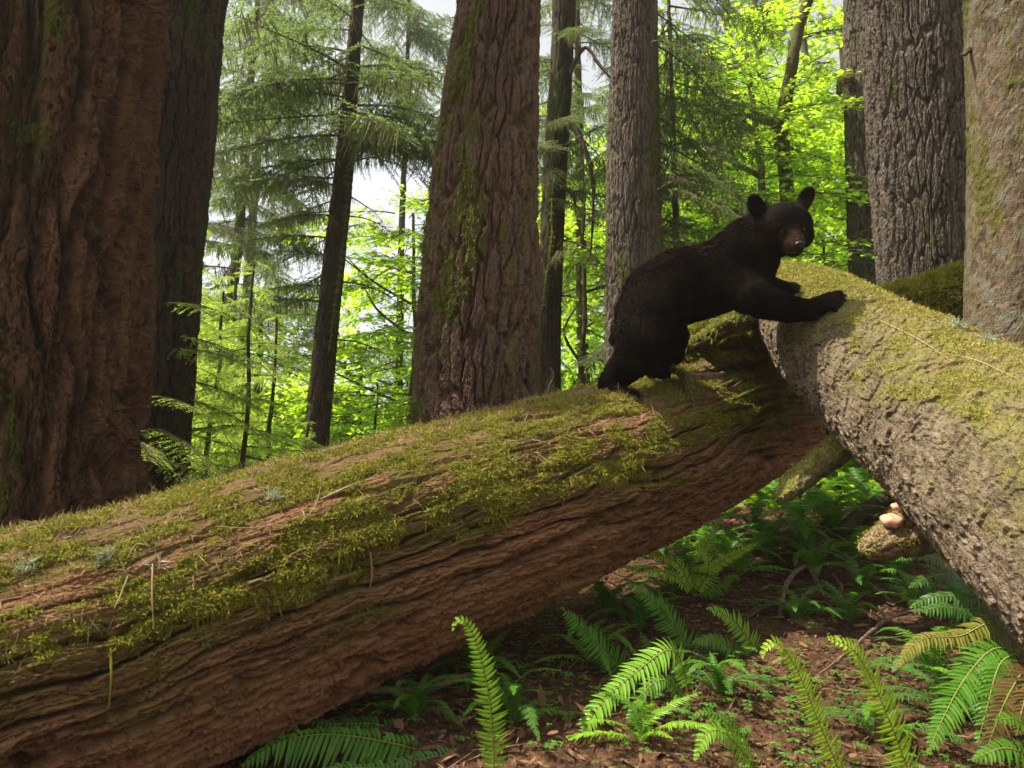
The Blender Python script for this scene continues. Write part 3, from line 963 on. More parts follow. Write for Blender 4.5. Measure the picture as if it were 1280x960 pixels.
def bg_tree(name, px, d, r_px, h, meshes, n, z0, label, group=None, lean=0, sc=(.7, 1.2), tilt=(0, .45), mat='darkbark', taper=.35, limbs=False, pyramid=False, seed=None):
    """a tree of the background: its base stands on the ground below the pixel column px at depth d"""
    TREEN[0] += 1
    r = random.Random(seed or TREEN[0] * 7 + 1)
    p0 = D(px, 480, d)
    g = gz1(p0.x, p0.y)
    root = thing(name, (p0.x, p0.y, g), label, 'tree', group)
    R0 = r_px * d / FPX
    P = [Vector((p0.x, p0.y, g - .2))]; R = [R0 * 1.15]
    x = p0.x; y = p0.y
    for k in range(1, 8):
        f = k / 7
        x += lean * h / 7 + r.uniform(-.04, .04) * (2 if limbs else 1); y += r.uniform(-.05, .05)
        P.append(Vector((x, y, g + h * f))); R.append(R0 * (1 - (1 - taper) * f))
    tt = tube(P, R, 14, 60, ref=(0, 1, 0), disp=with_moss(furrow(9, .7, R0 * .12, .2, .003, TREEN[0]), lambda uf, v, R_, N, dd: {'moss': 0 * v + .1 * (mat != 'greybark'), 'film': .5 + 0 * v, 'litter': 0 * v}), focus=0)
    child_world('trunk', tube_mesh('background_trunk', tt), M[mat], root)
    for k in range(n):
        f = (k + r.random()) / n
        z = g + z0 + (h - z0) * f
        p, rr = on_stem(P, R, z)
        a = r.uniform(0, 2 * math.pi)
        s_ = r.uniform(*sc) * ((1.15 - .95 * f) if pyramid else 1)
        q = p + Vector((math.cos(a), math.sin(a), 0)) * rr * .5
        if limbs:
            # sprays of a broadleaf tree stand away from the stem on limbs
            q = q + Vector((math.cos(a), math.sin(a), 0)) * r.uniform(0, 1.6) * (1 - .3 * f) + Vector((0, 0, r.uniform(-.3, .3)))
        add_branch(root, r.choice(meshes), q, a + r.uniform(-.5, .5), r.uniform(*tilt), s_, 'leafy_branch' if limbs else 'branch', r.uniform(-.35, .35))
    if limbs:
        for k in range(7):
            z = g + z0 + (h - z0) * (k + .3) / 7 * .85
            p, rr = on_stem(P, R, z)
            a = r.uniform(0, 6.28)
            o2 = p + Vector((math.cos(a), math.sin(a), .4)) * 1.0
            o3 = p + Vector((math.cos(a + .3), math.sin(a + .3), .35)) * 2.0
            V, Fc = stem_mesh([p, o2, o3], [R0 * .45, R0 * .3, R0 * .1], 6, 10)
            child_world('limb', mesh_np('limb', V, Fc, True), M['mossytwig'], root)
    return root


# sapling conifers with needles painted as lit, in the left gap
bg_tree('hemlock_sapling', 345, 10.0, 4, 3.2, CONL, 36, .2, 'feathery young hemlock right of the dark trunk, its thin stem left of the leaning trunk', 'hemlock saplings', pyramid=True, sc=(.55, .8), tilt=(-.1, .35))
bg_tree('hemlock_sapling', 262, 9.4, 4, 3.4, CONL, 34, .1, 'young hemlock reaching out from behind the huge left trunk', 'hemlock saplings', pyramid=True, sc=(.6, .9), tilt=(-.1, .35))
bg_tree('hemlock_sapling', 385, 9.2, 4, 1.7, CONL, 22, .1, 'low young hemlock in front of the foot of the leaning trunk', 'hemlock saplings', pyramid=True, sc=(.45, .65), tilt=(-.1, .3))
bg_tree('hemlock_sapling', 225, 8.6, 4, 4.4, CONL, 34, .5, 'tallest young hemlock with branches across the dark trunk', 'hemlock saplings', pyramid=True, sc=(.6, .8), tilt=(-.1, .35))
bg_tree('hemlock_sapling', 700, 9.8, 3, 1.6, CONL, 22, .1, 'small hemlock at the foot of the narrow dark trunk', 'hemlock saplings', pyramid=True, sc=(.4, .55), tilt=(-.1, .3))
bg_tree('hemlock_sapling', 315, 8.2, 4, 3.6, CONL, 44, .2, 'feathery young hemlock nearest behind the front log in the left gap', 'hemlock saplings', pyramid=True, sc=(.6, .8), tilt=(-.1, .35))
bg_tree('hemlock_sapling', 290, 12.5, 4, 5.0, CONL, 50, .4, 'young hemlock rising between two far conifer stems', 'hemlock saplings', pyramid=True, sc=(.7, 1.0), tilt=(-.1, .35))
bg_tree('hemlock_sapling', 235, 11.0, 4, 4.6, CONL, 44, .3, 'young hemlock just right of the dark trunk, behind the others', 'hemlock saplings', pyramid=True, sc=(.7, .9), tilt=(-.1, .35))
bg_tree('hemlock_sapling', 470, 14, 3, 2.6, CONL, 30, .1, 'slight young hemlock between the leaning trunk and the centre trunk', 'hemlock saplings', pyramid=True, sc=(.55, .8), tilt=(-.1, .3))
# tall conifers against the sky in the left gap
bg_tree('conifer_tree', 275, 19, 9, 17, CON, 46, 5.5, 'tall conifer right beside the dark trunk in the left gap', 'tall background conifers', sc=(.9, 1.6), lean=.03)
bg_tree('conifer_tree', 292, 23, 8, 20, CON, 40, 8.5, 'thin dark far conifer stem second from the dark trunk', 'tall background conifers', sc=(.9, 1.7), lean=.03)
bg_tree('conifer_tree', 500, 21, 6, 19, CON, 34, 12.0, 'far conifer right of the leaning trunk high against the white sky', 'tall background conifers', sc=(.9, 1.6))
# right of the grey trunk: drooping conifer sprays
bg_tree('hemlock_tree', 852, 10.4, 7, 8.6, CONP + CON, 60, 1.9, 'drooping dark hemlock just right of the grey trunk behind the bear', 'hemlocks', sc=(.65, 1.05), tilt=(.15, .6))
bg_tree('hemlock_tree', 730, 15, 9, 14, CON + CONP, 46, 5, 'hemlock between the narrow dark trunk and the grey trunk', 'hemlocks', sc=(.7, 1.2))
bg_tree('fir_tree', 975, 20, 8, 20, CONP, 30, 12, 'bluish distant trunk directly above the bear head', 'distant trunks', mat='greybark')
bg_tree('fir_tree', 1037, 24, 8, 22, CONP, 20, 14, 'pale distant trunk at the top right of the maple leaves', 'distant trunks', mat='greybark')
bg_tree('fir_tree', 935, 23, 10, 22, CONP, 20, 14, 'distant trunk behind the maple at top centre right', 'distant trunks', mat='greybark')
# broadleaf trees
MG = 'background maples'
bg_tree('maple_tree', 985, 12.5, 9, 8.5, MAP + MAPY, 120, 1.0, 'maple with dark bent trunk above and behind the bear head', MG, limbs=True, sc=(.8, 1.3), lean=-.02)
bg_tree('maple_tree', 1045, 11.5, 4, 4.2, MAPY, 90, .2, 'bright yellow green vine maple right of the bear head', MG, limbs=True, sc=(.7, 1.1))
bg_tree('maple_tree', 900, 16, 7, 9.5, MAP + MAPY, 110, .8, 'maple behind the drooping hemlock right of the grey trunk', MG, limbs=True, sc=(.9, 1.4))
bg_tree('maple_tree', 1085, 17, 8, 12, MAP + MAPY, 100, .8, 'maple behind the slim mossy trunk', MG, limbs=True, sc=(1, 1.5))
bg_tree('maple_tree', 1215, 14, 5, 9, MAP + MAPY, 70, .8, 'maple seen in the gap between the grey trunk and the tan trunk', MG, limbs=True, sc=(.9, 1.3))
bg_tree('maple_tree', 735, 13, 5, 6.0, MAP + MAPY, 100, .2, 'bright maple filling the gap left of the grey trunk', MG, limbs=True, sc=(.8, 1.3))
bg_tree('maple_tree', 690, 19, 5, 10, MAP + MAPY, 80, .5, 'maple far behind the narrow dark trunk', MG, limbs=True, sc=(1.1, 1.6))
bg_tree('maple_tree', 520, 14.5, 5, 6.4, MAPY, 130, .3, 'bright maple against the left side of the centre trunk', MG, limbs=True, sc=(.8, 1.25))
bg_tree('maple_tree', 330, 19, 6, 6.0, MAPY, 110, .2, 'yellow green maple low behind the young hemlocks on the left', MG, limbs=True, sc=(1.0, 1.6))
bg_tree('maple_tree', 450, 22, 6, 5.5, MAPY, 90, .2, 'low hazy maple far behind the leaning trunk', MG, limbs=True, sc=(1.1, 1.7))
bg_tree('maple_tree', 830, 22, 6, 12, MAP, 80, .5, 'tall maple hidden mostly by the grey trunk', MG, limbs=True, sc=(1.2, 1.8))
bg_tree('maple_tree', 1010, 22, 6, 15, MAP + MAPY, 120, .5, 'tallest far maple behind the bent maple', MG, limbs=True, sc=(1.3, 2.0))

# mossy horizontal limb of the bent maple, and snags of the narrow trunk
r_m = [o for o in COL.objects if o.get('label', '').startswith('maple with dark bent')][0]
limb('limb', [(985, 260, 9, 12.4), (980, 200, 9, 12.4), (976, 160, 10, 12.4), (985, 110, 8, 12.4), (1000, 30, 7, 12.4), (1018, -20, 6, 12.4)], r_m, M['mossytwig'], 14, 50)
limb('limb', [(978, 158, 8, 12.3), (955, 150, 6, 12.3), (932, 142, 5, 12.3), (905, 148, 3, 12.3)], r_m, M['mossytwig'], 12, 40, None, .3, 500)
r5 = ROOTS['t5'][0]
limb('snag', [(708, 100, 3, 10.9), (730, 60, 2.5, 10.8), (748, 80, 2, 10.7), (765, 100, 1, 10.6)], r5, M['twig'], 8, 20)
limb('snag', [(705, 150, 4, 10.9), (722, 165, 4, 10.8), (738, 210, 3, 10.7), (742, 250, 2, 10.7), (738, 325, 1, 10.7)], r5, M['twig'], 8, 30)
limb('snag', [(702, 235, 3, 10.9), (716, 242, 3, 10.8), (720, 268, 1, 10.8)], r5, M['twig'], 8, 14)
limb('moss_strand', [(691, 225, 2, 10.75), (690, 300, 2, 10.75), (684, 345, 2.5, 10.75), (678, 390, 1.5, 10.75)], r5, M['mossytwig'], 6, 30, None, .5, 300)
limb('moss_strand', [(436, 210, 1.5, 11.7), (430, 300, 1.5, 11.7), (418, 390, 1.5, 11.7), (412, 440, 1, 11.7)], ROOTS['t3'][0], M['mossytwig'], 6, 30, None, .5, 300, L=(.03, .06))
limb('snag', [(1224, 60, 5, 6.25), (1213, 62, 4, 6.25), (1203, 70, 2, 6.2)], ROOTS['t9'][0], M['mossytwig'], 10, 14)
limb('snag', [(1064, 98, 6, 11.3), (1052, 102, 6, 11.2), (1049, 118, 3, 11.2)], ROOTS['t7'][0], M['mossytwig'], 8, 14, None, .3, 200)

# ---------------------------------------------------------------- low undergrowth and the far wood
n = 26000
rr = np.random.default_rng(5)
ang = rr.uniform(-.75, .75, n); dist = rr.uniform(9, 30, n) 
xx, yy = np.sin(ang) * dist, np.cos(ang) * dist
hh = np.abs(rr.normal(size=n)) * .35 * (1 + pn(xx * .7, yy * .7, 8)) * np.clip(dist / 12, .5, 2.2)
P = np.stack([xx, yy, gz(xx, yy) + hh], -1)
V, Fc = blades(P, rr.normal(size=(n, 3)) * [1, 1, .45], rr.uniform(.08, .2, n), rr.uniform(.05, .1, n))
tag(link('undergrowth', mesh_np('undergrowth', V, Fc, False), M['maple']), 'low green leafy undergrowth spreading between the trees behind the logs', 'undergrowth', kind='stuff')
n = 60000
ang = rr.uniform(-.8, .8, n); dist = rr.uniform(30, 46, n)
xx, yy = np.sin(ang) * dist, np.cos(ang) * dist
cl = fbm(ang * 9, dist * .12, 4, None, 3)
top = np.interp(ang, [-.8, -.45, -.3, -.12, .05, .3, .8], [9, 6, 4.0, 4.5, 14, 24, 26]) * (1 + .35 * fbm(ang * 14, 0 * ang, 14, None, 3))
hh = top * rr.random(n) ** .8
keep = (fbm(xx * .35, hh * .5, 77, None, 3) > -.35)
xx, yy, hh = xx[keep], yy[keep], hh[keep]; n = len(xx)
P = np.stack([xx, yy, gz(xx, yy) + hh], -1)
V, Fc = blades(P, rr.normal(size=(n, 3)) * [1, 1, .5], rr.uniform(.25, .6, n), rr.uniform(.18, .35, n))
tag(link('far_wood', mesh_np('far_wood', V, Fc, False), M['farleaf']), 'far off green wood seen as one mass of leaves through the gaps', 'woodland', kind='stuff')


# ---------------------------------------------------------------- the bear
DF = hit(bvh1, 780, 490) or 4.8     # depth of the near hind foot
DPW = (hit(bvh2, 1045, 378) or 4.9)


def bd(px, off=0.0):
    return DF + (DPW - DF) * (px - 780) / (1040 - 780) + off


BEAR = thing('bear', D(800, 470, DF), 'young black bear stepping from one log onto the other, head turned to the camera', 'bear')


def capsule(p0, r0, p1, r1, n=18, m=14):
    p0, p1 = np.array(p0, float), np.array(p1, float)
    ax = p1 - p0; L = np.linalg.norm(ax); ax = ax / L
    q = np.array([0, 0, 1.]) if abs(ax[2]) < .9 else np.array([1., 0, 0])
    e1 = np.cross(ax, q); e1 /= np.linalg.norm(e1); e2 = np.cross(ax, e1)
    rows = []
    for k in range(m + 1):
        th = -math.pi / 2 + math.pi / 2 * k / m
        rows.append((p0 + ax * r0 * math.sin(th), r0 * math.cos(th)))
    for k in range(m + 1):
        th = math.pi / 2 * k / m
        rows.append((p1 + ax * r1 * math.sin(th), r1 * math.cos(th)))
    V = []
    for c, rr_ in rows:
        for j_ in range(n):
            a = 2 * math.pi * j_ / n
            V.append(c + (e1 * math.cos(a) + e2 * math.sin(a)) * max(rr_, 1e-4))
    F_ = []
    for k in range(len(rows) - 1):
        for j_ in range(n):
            F_.append((k * n + j_, k * n + (j_ + 1) % n, (k + 1) * n + (j_ + 1) % n, (k + 1) * n + j_))
    F_.append(tuple(range(n - 1, -1, -1))); F_.append(tuple((len(rows) - 1) * n + j_ for j_ in range(n)))
    return V, F_


def ellipsoid(c, ax3, n=22, m=16):
    c = np.array(c, float); A = [np.array(a, float) for a in ax3]
    V, F_ = [], []
    for k in range(1, m):
        th = math.pi * k / m
        for j_ in range(n):
            a = 2 * math.pi * j_ / n
            V.append(c + A[0] * math.sin(th) * math.cos(a) + A[1] * math.sin(th) * math.sin(a) + A[2] * math.cos(th))
    top, bot = len(V), len(V) + 1
    V += [c + A[2], c - A[2]]
    for k in range(m - 2):
        for j_ in range(n):
            F_.append((k * n + j_, (k + 1) * n + j_, (k + 1) * n + (j_ + 1) % n, k * n + (j_ + 1) % n))
    for j_ in range(n):
        F_.append((top, j_, (j_ + 1) % n)); F_.append((bot, (m - 2) * n + (j_ + 1) % n, (m - 2) * n + j_))
    return V, F_


BV, BF, BONES = [], [], []


def addp(vf):
    off = len(BV)
    BV.extend([tuple(v) for v in vf[0]]); BF.extend([tuple(i_ + off for i_ in f) for f in vf[1]])


def chain(pl, flow=1, furl=.035):
    """(px, py, radius px, depth offset)"""
    pts = [(np.array(D(a, b, bd(a, o_))), r_ * bd(a, o_) / FPX) for a, b, r_, o_ in pl]
    for (p0, r0), (p1, r1) in zip(pts[:-1], pts[1:]):
        addp(capsule(p0, r0, p1, r1))
        BONES.append((p0, p1, flow, furl, (r0 + r1) / 2))


# trunk of the body from neck to rump
chain([(958, 292, 30, -.02), (935, 308, 35, .04), (908, 338, 42, .10), (880, 350, 43, .12), (848, 355, 43, .12), (822, 372, 43, .12), (808, 392, 38, .12)], 1, .042)
chain([(915, 350, 36, .10), (885, 366, 30, .12), (850, 376, 30, .14)], 1, .04)          # chest and belly
chain([(900, 332, 28, .04), (885, 330, 26, .08)], 1, .04)                                  # shoulder hump
chain([(946, 318, 28, .0), (938, 340, 28, .02)], 1, .04)                                   # throat
# near hind leg
chain([(820, 372, 38, .06), (808, 395, 35, -.01), (802, 425, 31, -.08), (792, 448, 24, -.05), (776, 464, 19, .02), (765, 476, 15, .03)], 1, .038)
chain([(763, 479, 14, .03), (775, 491, 9.5, -.04), (788, 495, 8.5, -.06)], 1, .022)
# far hind leg
chain([(822, 400, 34, .26), (836, 420, 24, .30), (838, 440, 17, .34), (824, 455, 12, .33), (817, 462, 10, .33)], 1, .032)
chain([(817, 463, 9, .33), (830, 467, 7.5, .30)], 1, .018)
# near fore leg
chain([(918, 350, 34, .02), (936, 366, 26, -.05), (952, 375, 22, -.07), (985, 386, 16, -.04), (1012, 388, 12, -.0), (1026, 382, 11, .0)], 1, .036)
# far fore leg
chain([(930, 350, 26, .22), (950, 358, 18, .30), (975, 362, 11, .34), (990, 361, 7.5, .34)], 1, .028)
# paw: palm and five toes
chain([(1022, 383, 12, -.0), (1036, 376, 11, .0)], 1, .014)
for k, (a, b) in enumerate([(1047, 366), (1052, 370), (1053, 376), (1050, 382), (1044, 387)]):
    chain([(1036, 372 + k * 2.4, 5.5, .02 - .015 * k), (a, b, 4.2, .02 - .02 * k)], 1, .010)
for k in range(5):   # hind toes
    chain([(786, 490 + k * 1.6, 4.5, -.02 - .02 * k), (797, 492 + k * 2.2, 3.6, -.03 - .03 * k)], 1, .010)
    chain([(829, 463 + k * 1.4, 4, .30 - .015 * k), (836, 465 + k * 1.6, 3.0, .30 - .02 * k)], 1, .010)
for k in range(5):
    chain([(990, 358 + k * 1.4, 3.4, .35 - .01 * k), (997, 357 + k * 1.8, 2.6, .35 - .015 * k)], 1, .008)
chain([(774, 412, 9, .12), (768, 424, 6, .10)], 1, .04)                                   # tail

# head in its own axes
HD = bd(978, -.10)
S = HD / FPX
hy, hp_, hr = math.radians(3), math.radians(31), math.radians(9)
fw = Vector((math.sin(hy) * math.cos(hp_), -math.cos(hy) * math.cos(hp_), -math.sin(hp_)))
lt = Vector((math.cos(hy), math.sin(hy), 0)).normalized()     # image right, the bear's left
upv = lt.cross(fw).normalized() * -1
if upv.z < 0: upv = -upv
lt2 = (lt * math.cos(hr) + upv * math.sin(hr)).normalized(); upv = (upv * math.cos(hr) - lt * math.sin(hr)).normalized(); lt = lt2
HC = D(978, 285, HD)


def H(f, l, u): return HC + (fw * f + lt * l + upv * u) * S


def hell(f, l, u, rf, rl, ru, tilt=0):
    f2 = fw * math.cos(tilt) - upv * math.sin(tilt); u2 = upv * math.cos(tilt) + fw * math.sin(tilt)
    addp(ellipsoid(H(f, l, u), [lt * rl * S, f2 * rf * S, u2 * ru * S]))


hell(0, 0, 1, 32, 35.5, 29)                 # skull
hell(-10, 0, -8, 30, 34, 28)              # back of skull and cheeks
hell(3, -23, -11, 20, 15, 18); hell(3, 22, -11, 19, 14, 17)     # cheek ruffs
hell(18, 0, -2, 18, 19, 17)               # brow
hell(30, 0, -12, 21, 12.5, 13, .15)     # muzzle bridge
hell(40, 0, -15, 11, 9.5, 10)            # muzzle end
hell(32, 0, -21, 18, 10, 8)               # lower jaw
addp(capsule(np.array(H(22, 0, 4)), 8 * S, np.array(H(44, 0, -9)), 6.5 * S))
for s in (-1, 1):
    hell(22, s * 13, 7, 8, 6.5, 4.5)      # brow ridges
nh = len(BONES)
BONES.append((np.array(H(46, 0, -14)), np.array(H(20, 0, -4)), 1, .013, .05))
BONES.append((np.array(H(20, 0, -4)), np.array(H(-20, 0, 0)), 1, .027, .15))
for s in (-1, 1):
    # cupped ear: outer shell
    c = H(-6, s * 30.5, 30)
    out = (lt * s * .45 + upv * .9).normalized()
    wid = (lt * .9 - upv * s * .45).normalized()
    addp(ellipsoid(c, [wid * 11.0 * S, out * 17.5 * S, fw * 5.0 * S]))
    addp(capsule(np.array(H(-5, s * 22, 16)), 9 * S, np.array(H(-6, s * 27, 25)), 9.5 * S))
    BONES.append((np.array(H(-6, s * 24, 20)), np.array(H(-6, s * 36, 44)), 1, .012, .05))

raw = bpy.data.meshes.new('bear_raw'); raw.from_pydata(BV, [], BF); raw.update()
tmp = bpy.data.objects.new('bear_raw', raw); COL.objects.link(tmp)
md = tmp.modifiers.new('r', 'REMESH'); md.mode = 'VOXEL'; md.voxel_size = .0085
md2 = tmp.modifiers.new('s', 'SMOOTH'); md2.factor = .5; md2.iterations = 11
dg = bpy.context.evaluated_depsgraph_get(); dg.update()
bm_ = bpy.data.meshes.new_from_object(tmp.evaluated_get(dg))
bpy.data.objects.remove(tmp)
nvv = len(bm_.vertices)
co = np.zeros(nvv * 3, dtype=np.float32); bm_.vertices.foreach_get('co', co); co = co.reshape(-1, 3).astype(float)
no = np.zeros(nvv * 3, dtype=np.float32); bm_.vertices.foreach_get('normal', no); no = no.reshape(-1, 3).astype(float)
# carve: ear cups, eye sockets, mouth line
def carve(c, rad, amt, direction):
    c = np.array(c); dd = np.linalg.norm(co - c, axis=1)
    w = np.exp(-(dd / rad) ** 2)
    co[:] = co + np.outer(w * amt, np.array(direction))
for s in (-1, 1):
    c = H(2, s * 31, 33)
    carve(c, 7.5 * S, 6.5 * S, -fw)
    carve(H(27, s * 12.5, 1), 4.2 * S, 2.2 * S, -fw)
    carve(H(45, s * 5, -22), 3.0 * S, 2.0 * S, -fw)
tanm = np.zeros(nvv)
for (f, l, u, rad, a) in [(40, 0, -14, 17, 1.0), (28, 0, -6, 11, .6), (38, -8, -22, 9, .6)]:
    tanm = np.maximum(tanm, a * np.exp(-(np.linalg.norm(co - np.array(H(f, l, u)), axis=1) / (rad * S)) ** 2))
bm_.vertices.foreach_set('co', co.astype(np.float32).ravel())
rust = sst(.25, .95, no[:, 2]) * (1 - sst(HC.x - .30, HC.x - .12, co[:, 0])) * sst(float(BEAR.location.z) + .25, float(BEAR.location.z) + .5, co[:, 2])
at = bm_.attributes.new('rust', 'FLOAT', 'POINT'); at.data.foreach_set('value', rust.astype(np.float32))
at = bm_.attributes.new('tan', 'FLOAT', 'POINT'); at.data.foreach_set('value', tanm.astype(np.float32))
bm_.update()
bm_.polygons.foreach_set('use_smooth', np.ones(len(bm_.polygons), dtype=bool))


def fur_mat(name, fac_t=1.0):
    t = NT(name)
    g = t.new('ShaderNodeNewGeometry')
    pz = t.noise(g.outputs['Position'], 7, 3)
    base = t.mix(t.ramp(pz, [(.40, 0), (.68, 1)]), (.0040, .0032, .0028), (.019, .0105, .007))
    base = t.mix(t.math('MULTIPLY', g.outputs['Random Per Island'], .35 * fac_t), base, (.022, .013, .009))
    base = t.mix(t.attr('rust'), base, (.021, .0105, .0065))
    col = t.mix(t.attr('tan'), base, (.048, .028, .018))
    return t.fin(col, .85, None, .06)


bm_.materials.clear(); bm_.materials.append(fur_mat('bear_skin_coat', 0))
body = child_world('body', bm_, None, BEAR)
# fur
tris = []
bm_.calc_loop_triangles()
ti = np.zeros(len(bm_.loop_triangles) * 3, dtype=np.int32); bm_.loop_triangles.foreach_get('vertices', ti); ti = ti.reshape(-1, 3)
A, B, C_ = co[ti[:, 0]], co[ti[:, 1]], co[ti[:, 2]]
ar = np.linalg.norm(np.cross(B - A, C_ - A), axis=1)
NF = 140000
pick = RNG.choice(len(ti), NF, p=ar / ar.sum())
u = RNG.random((NF, 1)); v = RNG.random((NF, 1)); fl = (u + v) > 1; u = np.where(fl, 1 - u, u); v = np.where(fl, 1 - v, v)
FP = A[pick] * (1 - u - v) + B[pick] * u + C_[pick] * v
FN = no[ti[pick, 0]]
bestd = np.full(NF, 9e9); flow = np.zeros((NF, 3)); fl_len = np.zeros(NF)
for (p0, p1, sg, fl_, rr_) in BONES:
    ax = p1 - p0; L_ = np.linalg.norm(ax); axn = ax / L_
    tt_ = np.clip((FP - p0) @ axn, 0, L_)
    dd = np.linalg.norm(FP - (p0 + tt_[:, None] * axn), axis=1) - rr_
    w = dd < bestd
    bestd = np.where(w, dd, bestd); flow[w] = axn * sg; fl_len = np.where(w, fl_, fl_len)
flow[:, 2] -= .35 * (fl_len > .03)
flow -= FN * np.einsum('ij,ij->i', flow, FN)[:, None]
flow /= np.maximum(np.linalg.norm(flow, axis=1, keepdims=True), 1e-5)
lowm = np.stack([fbm(FP[:, 0] * 13, FP[:, 2] * 13 + k * 7, 90 + k, None, 2) for k in range(3)], -1)
fl_len *= .72
FD = flow * .9 + FN * .46 + RNG.normal(size=(NF, 3)) * .16 + lowm * .08
tanp = tanm[ti[pick, 0]]
V, Fc = blades(FP - FN * .002, FD, fl_len * RNG.uniform(.6, 1.5, NF), np.where(fl_len > .016, .0030, .0022), flow * .3 - FN * .25)
fur = mesh_np('bear_fur', V, Fc, False, {'tan': np.repeat(tanp, 5), 'rust': np.repeat(rust[ti[pick, 0]], 5)})
fo = child_world('fur', fur, fur_mat('bear_fur'), BEAR); fo['kind'] = 'stuff'
gm = NT('wet_black'); gm.fin((.010, .008, .008), .38, None, .35); gloss = gm.m
lip = NT('bear_lip'); lip.fin((.006, .005, .005), .9, None, .05); lipm = lip.m
em = NT('bear_eye'); em.fin((.010, .006, .004), .28, None, .35)


def small(name, vf, mat, parent, bev=None):
    me = bpy.data.meshes.new(name); me.from_pydata([tuple(v) for v in vf[0]], [], vf[1])
    me.polygons.foreach_set('use_smooth', [True] * len(me.polygons))
    return child_world(name, me, mat, parent)


for s in (-1, 1):
    small('eye', ellipsoid(H(29.2, s * 12.5, 1.2), [lt * 2.9 * S, fw * 2.6 * S, upv * 2.7 * S], 16, 12), em.m, BEAR)
nV, nF = ellipsoid(H(50, 0, -11.5), [lt * 6.2 * S, fw * 4.2 * S, upv * 4.6 * S], 24, 18)
nV = [np.array(v) for v in nV]
for s in (-1, 1):
    nc = np.array(H(54.5, s * 2.8, -12))
    for k_, v_ in enumerate(nV):
        w_ = math.exp(-(np.linalg.norm(v_ - nc) / (2.2 * S)) ** 2)
        nV[k_] = v_ - np.array(fw) * w_ * 2.4 * S
small('nose', (nV, nF), gloss, BEAR)
V, Fc = stem_mesh([H(43, -9.5, -22), H(50, -6, -20.5), H(53, 0, -19), H(50, 6, -20.5), H(43, 9.5, -22)], [.9 * S] * 5, 6, 20)
child_world('mouth', mesh_np('mouth', V, Fc), lipm, BEAR)
# claws
for k, (a, b) in enumerate([(1051, 363), (1056, 368), (1057, 375), (1054, 382), (1047, 388)]):
    o_ = .02 - .02 * k
    V, Fc = stem_mesh([D(a - 2, b + 1, bd(a, o_)), D(a + 1, b + 1, bd(a, o_)), D(a + 3, b + 4, bd(a, o_))], [.009, .007, .001], 6, 8)
    child_world('claw', mesh_np('claw', V, Fc), gloss, BEAR)
for k in range(5):
    o_ = -.03 - .03 * k
    V, Fc = stem_mesh([D(798, 494 + k * 2.2, bd(798, o_)), D(802, 494.5 + k * 2.2, bd(798, o_)), D(805, 498 + k * 2.2, bd(798, o_))], [.008, .006, .001], 6, 8)
    child_world('claw', mesh_np('claw', V, Fc), gloss, BEAR)


# ---------------------------------------------------------------- ferns
def frond_geo(path, hw, npin=34, up=(0, 0, 1), droop=.25, start=.10, tipcurl=0, seed=0, fold=.25, wprof=None, wid=.40):
    """path: points base to tip; hw: half width in metres. Returns rachis (V,F) and pinnae (V,F)"""
    r = random.Random(seed)
    C = resample(path, 60)
    T = np.gradient(C, axis=0); T /= np.linalg.norm(T, axis=1, keepdims=True)
    up = np.array(up, float)
    ln = np.concatenate([[0], np.cumsum(np.linalg.norm(np.diff(C, axis=0), axis=1))]); tot = ln[-1]
    rs = stem_mesh([C[0], C[15], C[30], C[45], C[59]], [.0045, .0035, .0026, .0018, .0008], 5, 24)
    # keep the stalk on the sampled curve
    rs = tube([C[k] for k in range(0, 60, 4)] + [C[59]], list(np.linspace(.0045, .001, 16)), 4, 30, ref=(0, .3, 1), caps=False, focus=0)
    rs = (rs['V'], np.concatenate([rs['F'][:, [0, 1, 2]], rs['F'][:, [0, 2, 3]]]))
    V, F_ = [], []
    sp = tot * (1 - start) / npin
    Cx = lambda s: np.array([np.interp(s, ln, C[:, c]) for c in range(3)])
    Tx = lambda s: np.array([np.interp(s, ln, T[:, c]) for c in range(3)])
    for k in range(npin):
        f = (k + .3) / npin
        s = tot * (start + (1 - start) * f)
        prof = (min(1, .55 + f * 2.2)) * (1 - f ** 2.6) ** .8 if wprof is None else wprof(f)
        p, tg = Cx(s), Tx(s); tg /= np.linalg.norm(tg)
        sd0 = np.cross(tg, up); sd0 /= max(np.linalg.norm(sd0), 1e-5)
        nrm = np.cross(sd0, tg)
        for sg in (-1, 1):
            if r.random() < .02: continue
            L = max(hw * prof * r.uniform(.78, 1.12) * (1 if r.random() > .05 else .5), hw * .06)
            w = sp * wid
            d = sd0 * sg * .93 + tg * (.30 + .25 * f) + nrm * r.uniform(-.16, .20) + tg * r.uniform(-.10, .10)
            d /= np.linalg.norm(d)
            wv = tg - d * (tg @ d); wv /= np.linalg.norm(wv)
            nn = np.cross(d, wv) * 1.0
            dr = np.array([0, 0, -1.0]) * droop
            b = len(V)
            pt = p + tg * sp * r.uniform(-.1, .1)
            fo_ = nrm * fold * w
            V += [pt, pt + d * L * .12 - wv * w + fo_, pt + d * L * .12 + wv * w + fo_,
                  pt + d * L * .55 + dr * L * .25 - wv * w * .85 + fo_, pt + d * L * .55 + dr * L * .25 + wv * w * .85 + fo_,
                  pt + d * L + dr * L * .8 + tg * L * .08, pt + d * L * .5 + dr * L * .22]
            F_ += [(b, b + 1, b + 6), (b, b + 6, b + 2), (b + 1, b + 3, b + 6), (b + 2, b + 6, b + 4), (b + 3, b + 5, b + 6), (b + 4, b + 6, b + 5)]
    return rs, (np.array(V), np.array(F_))


def frond_mesh(name, mat, **k):
    a, b = frond_geo(**k)
    return two_mat(name, a, b, M['rachis'], M[mat])


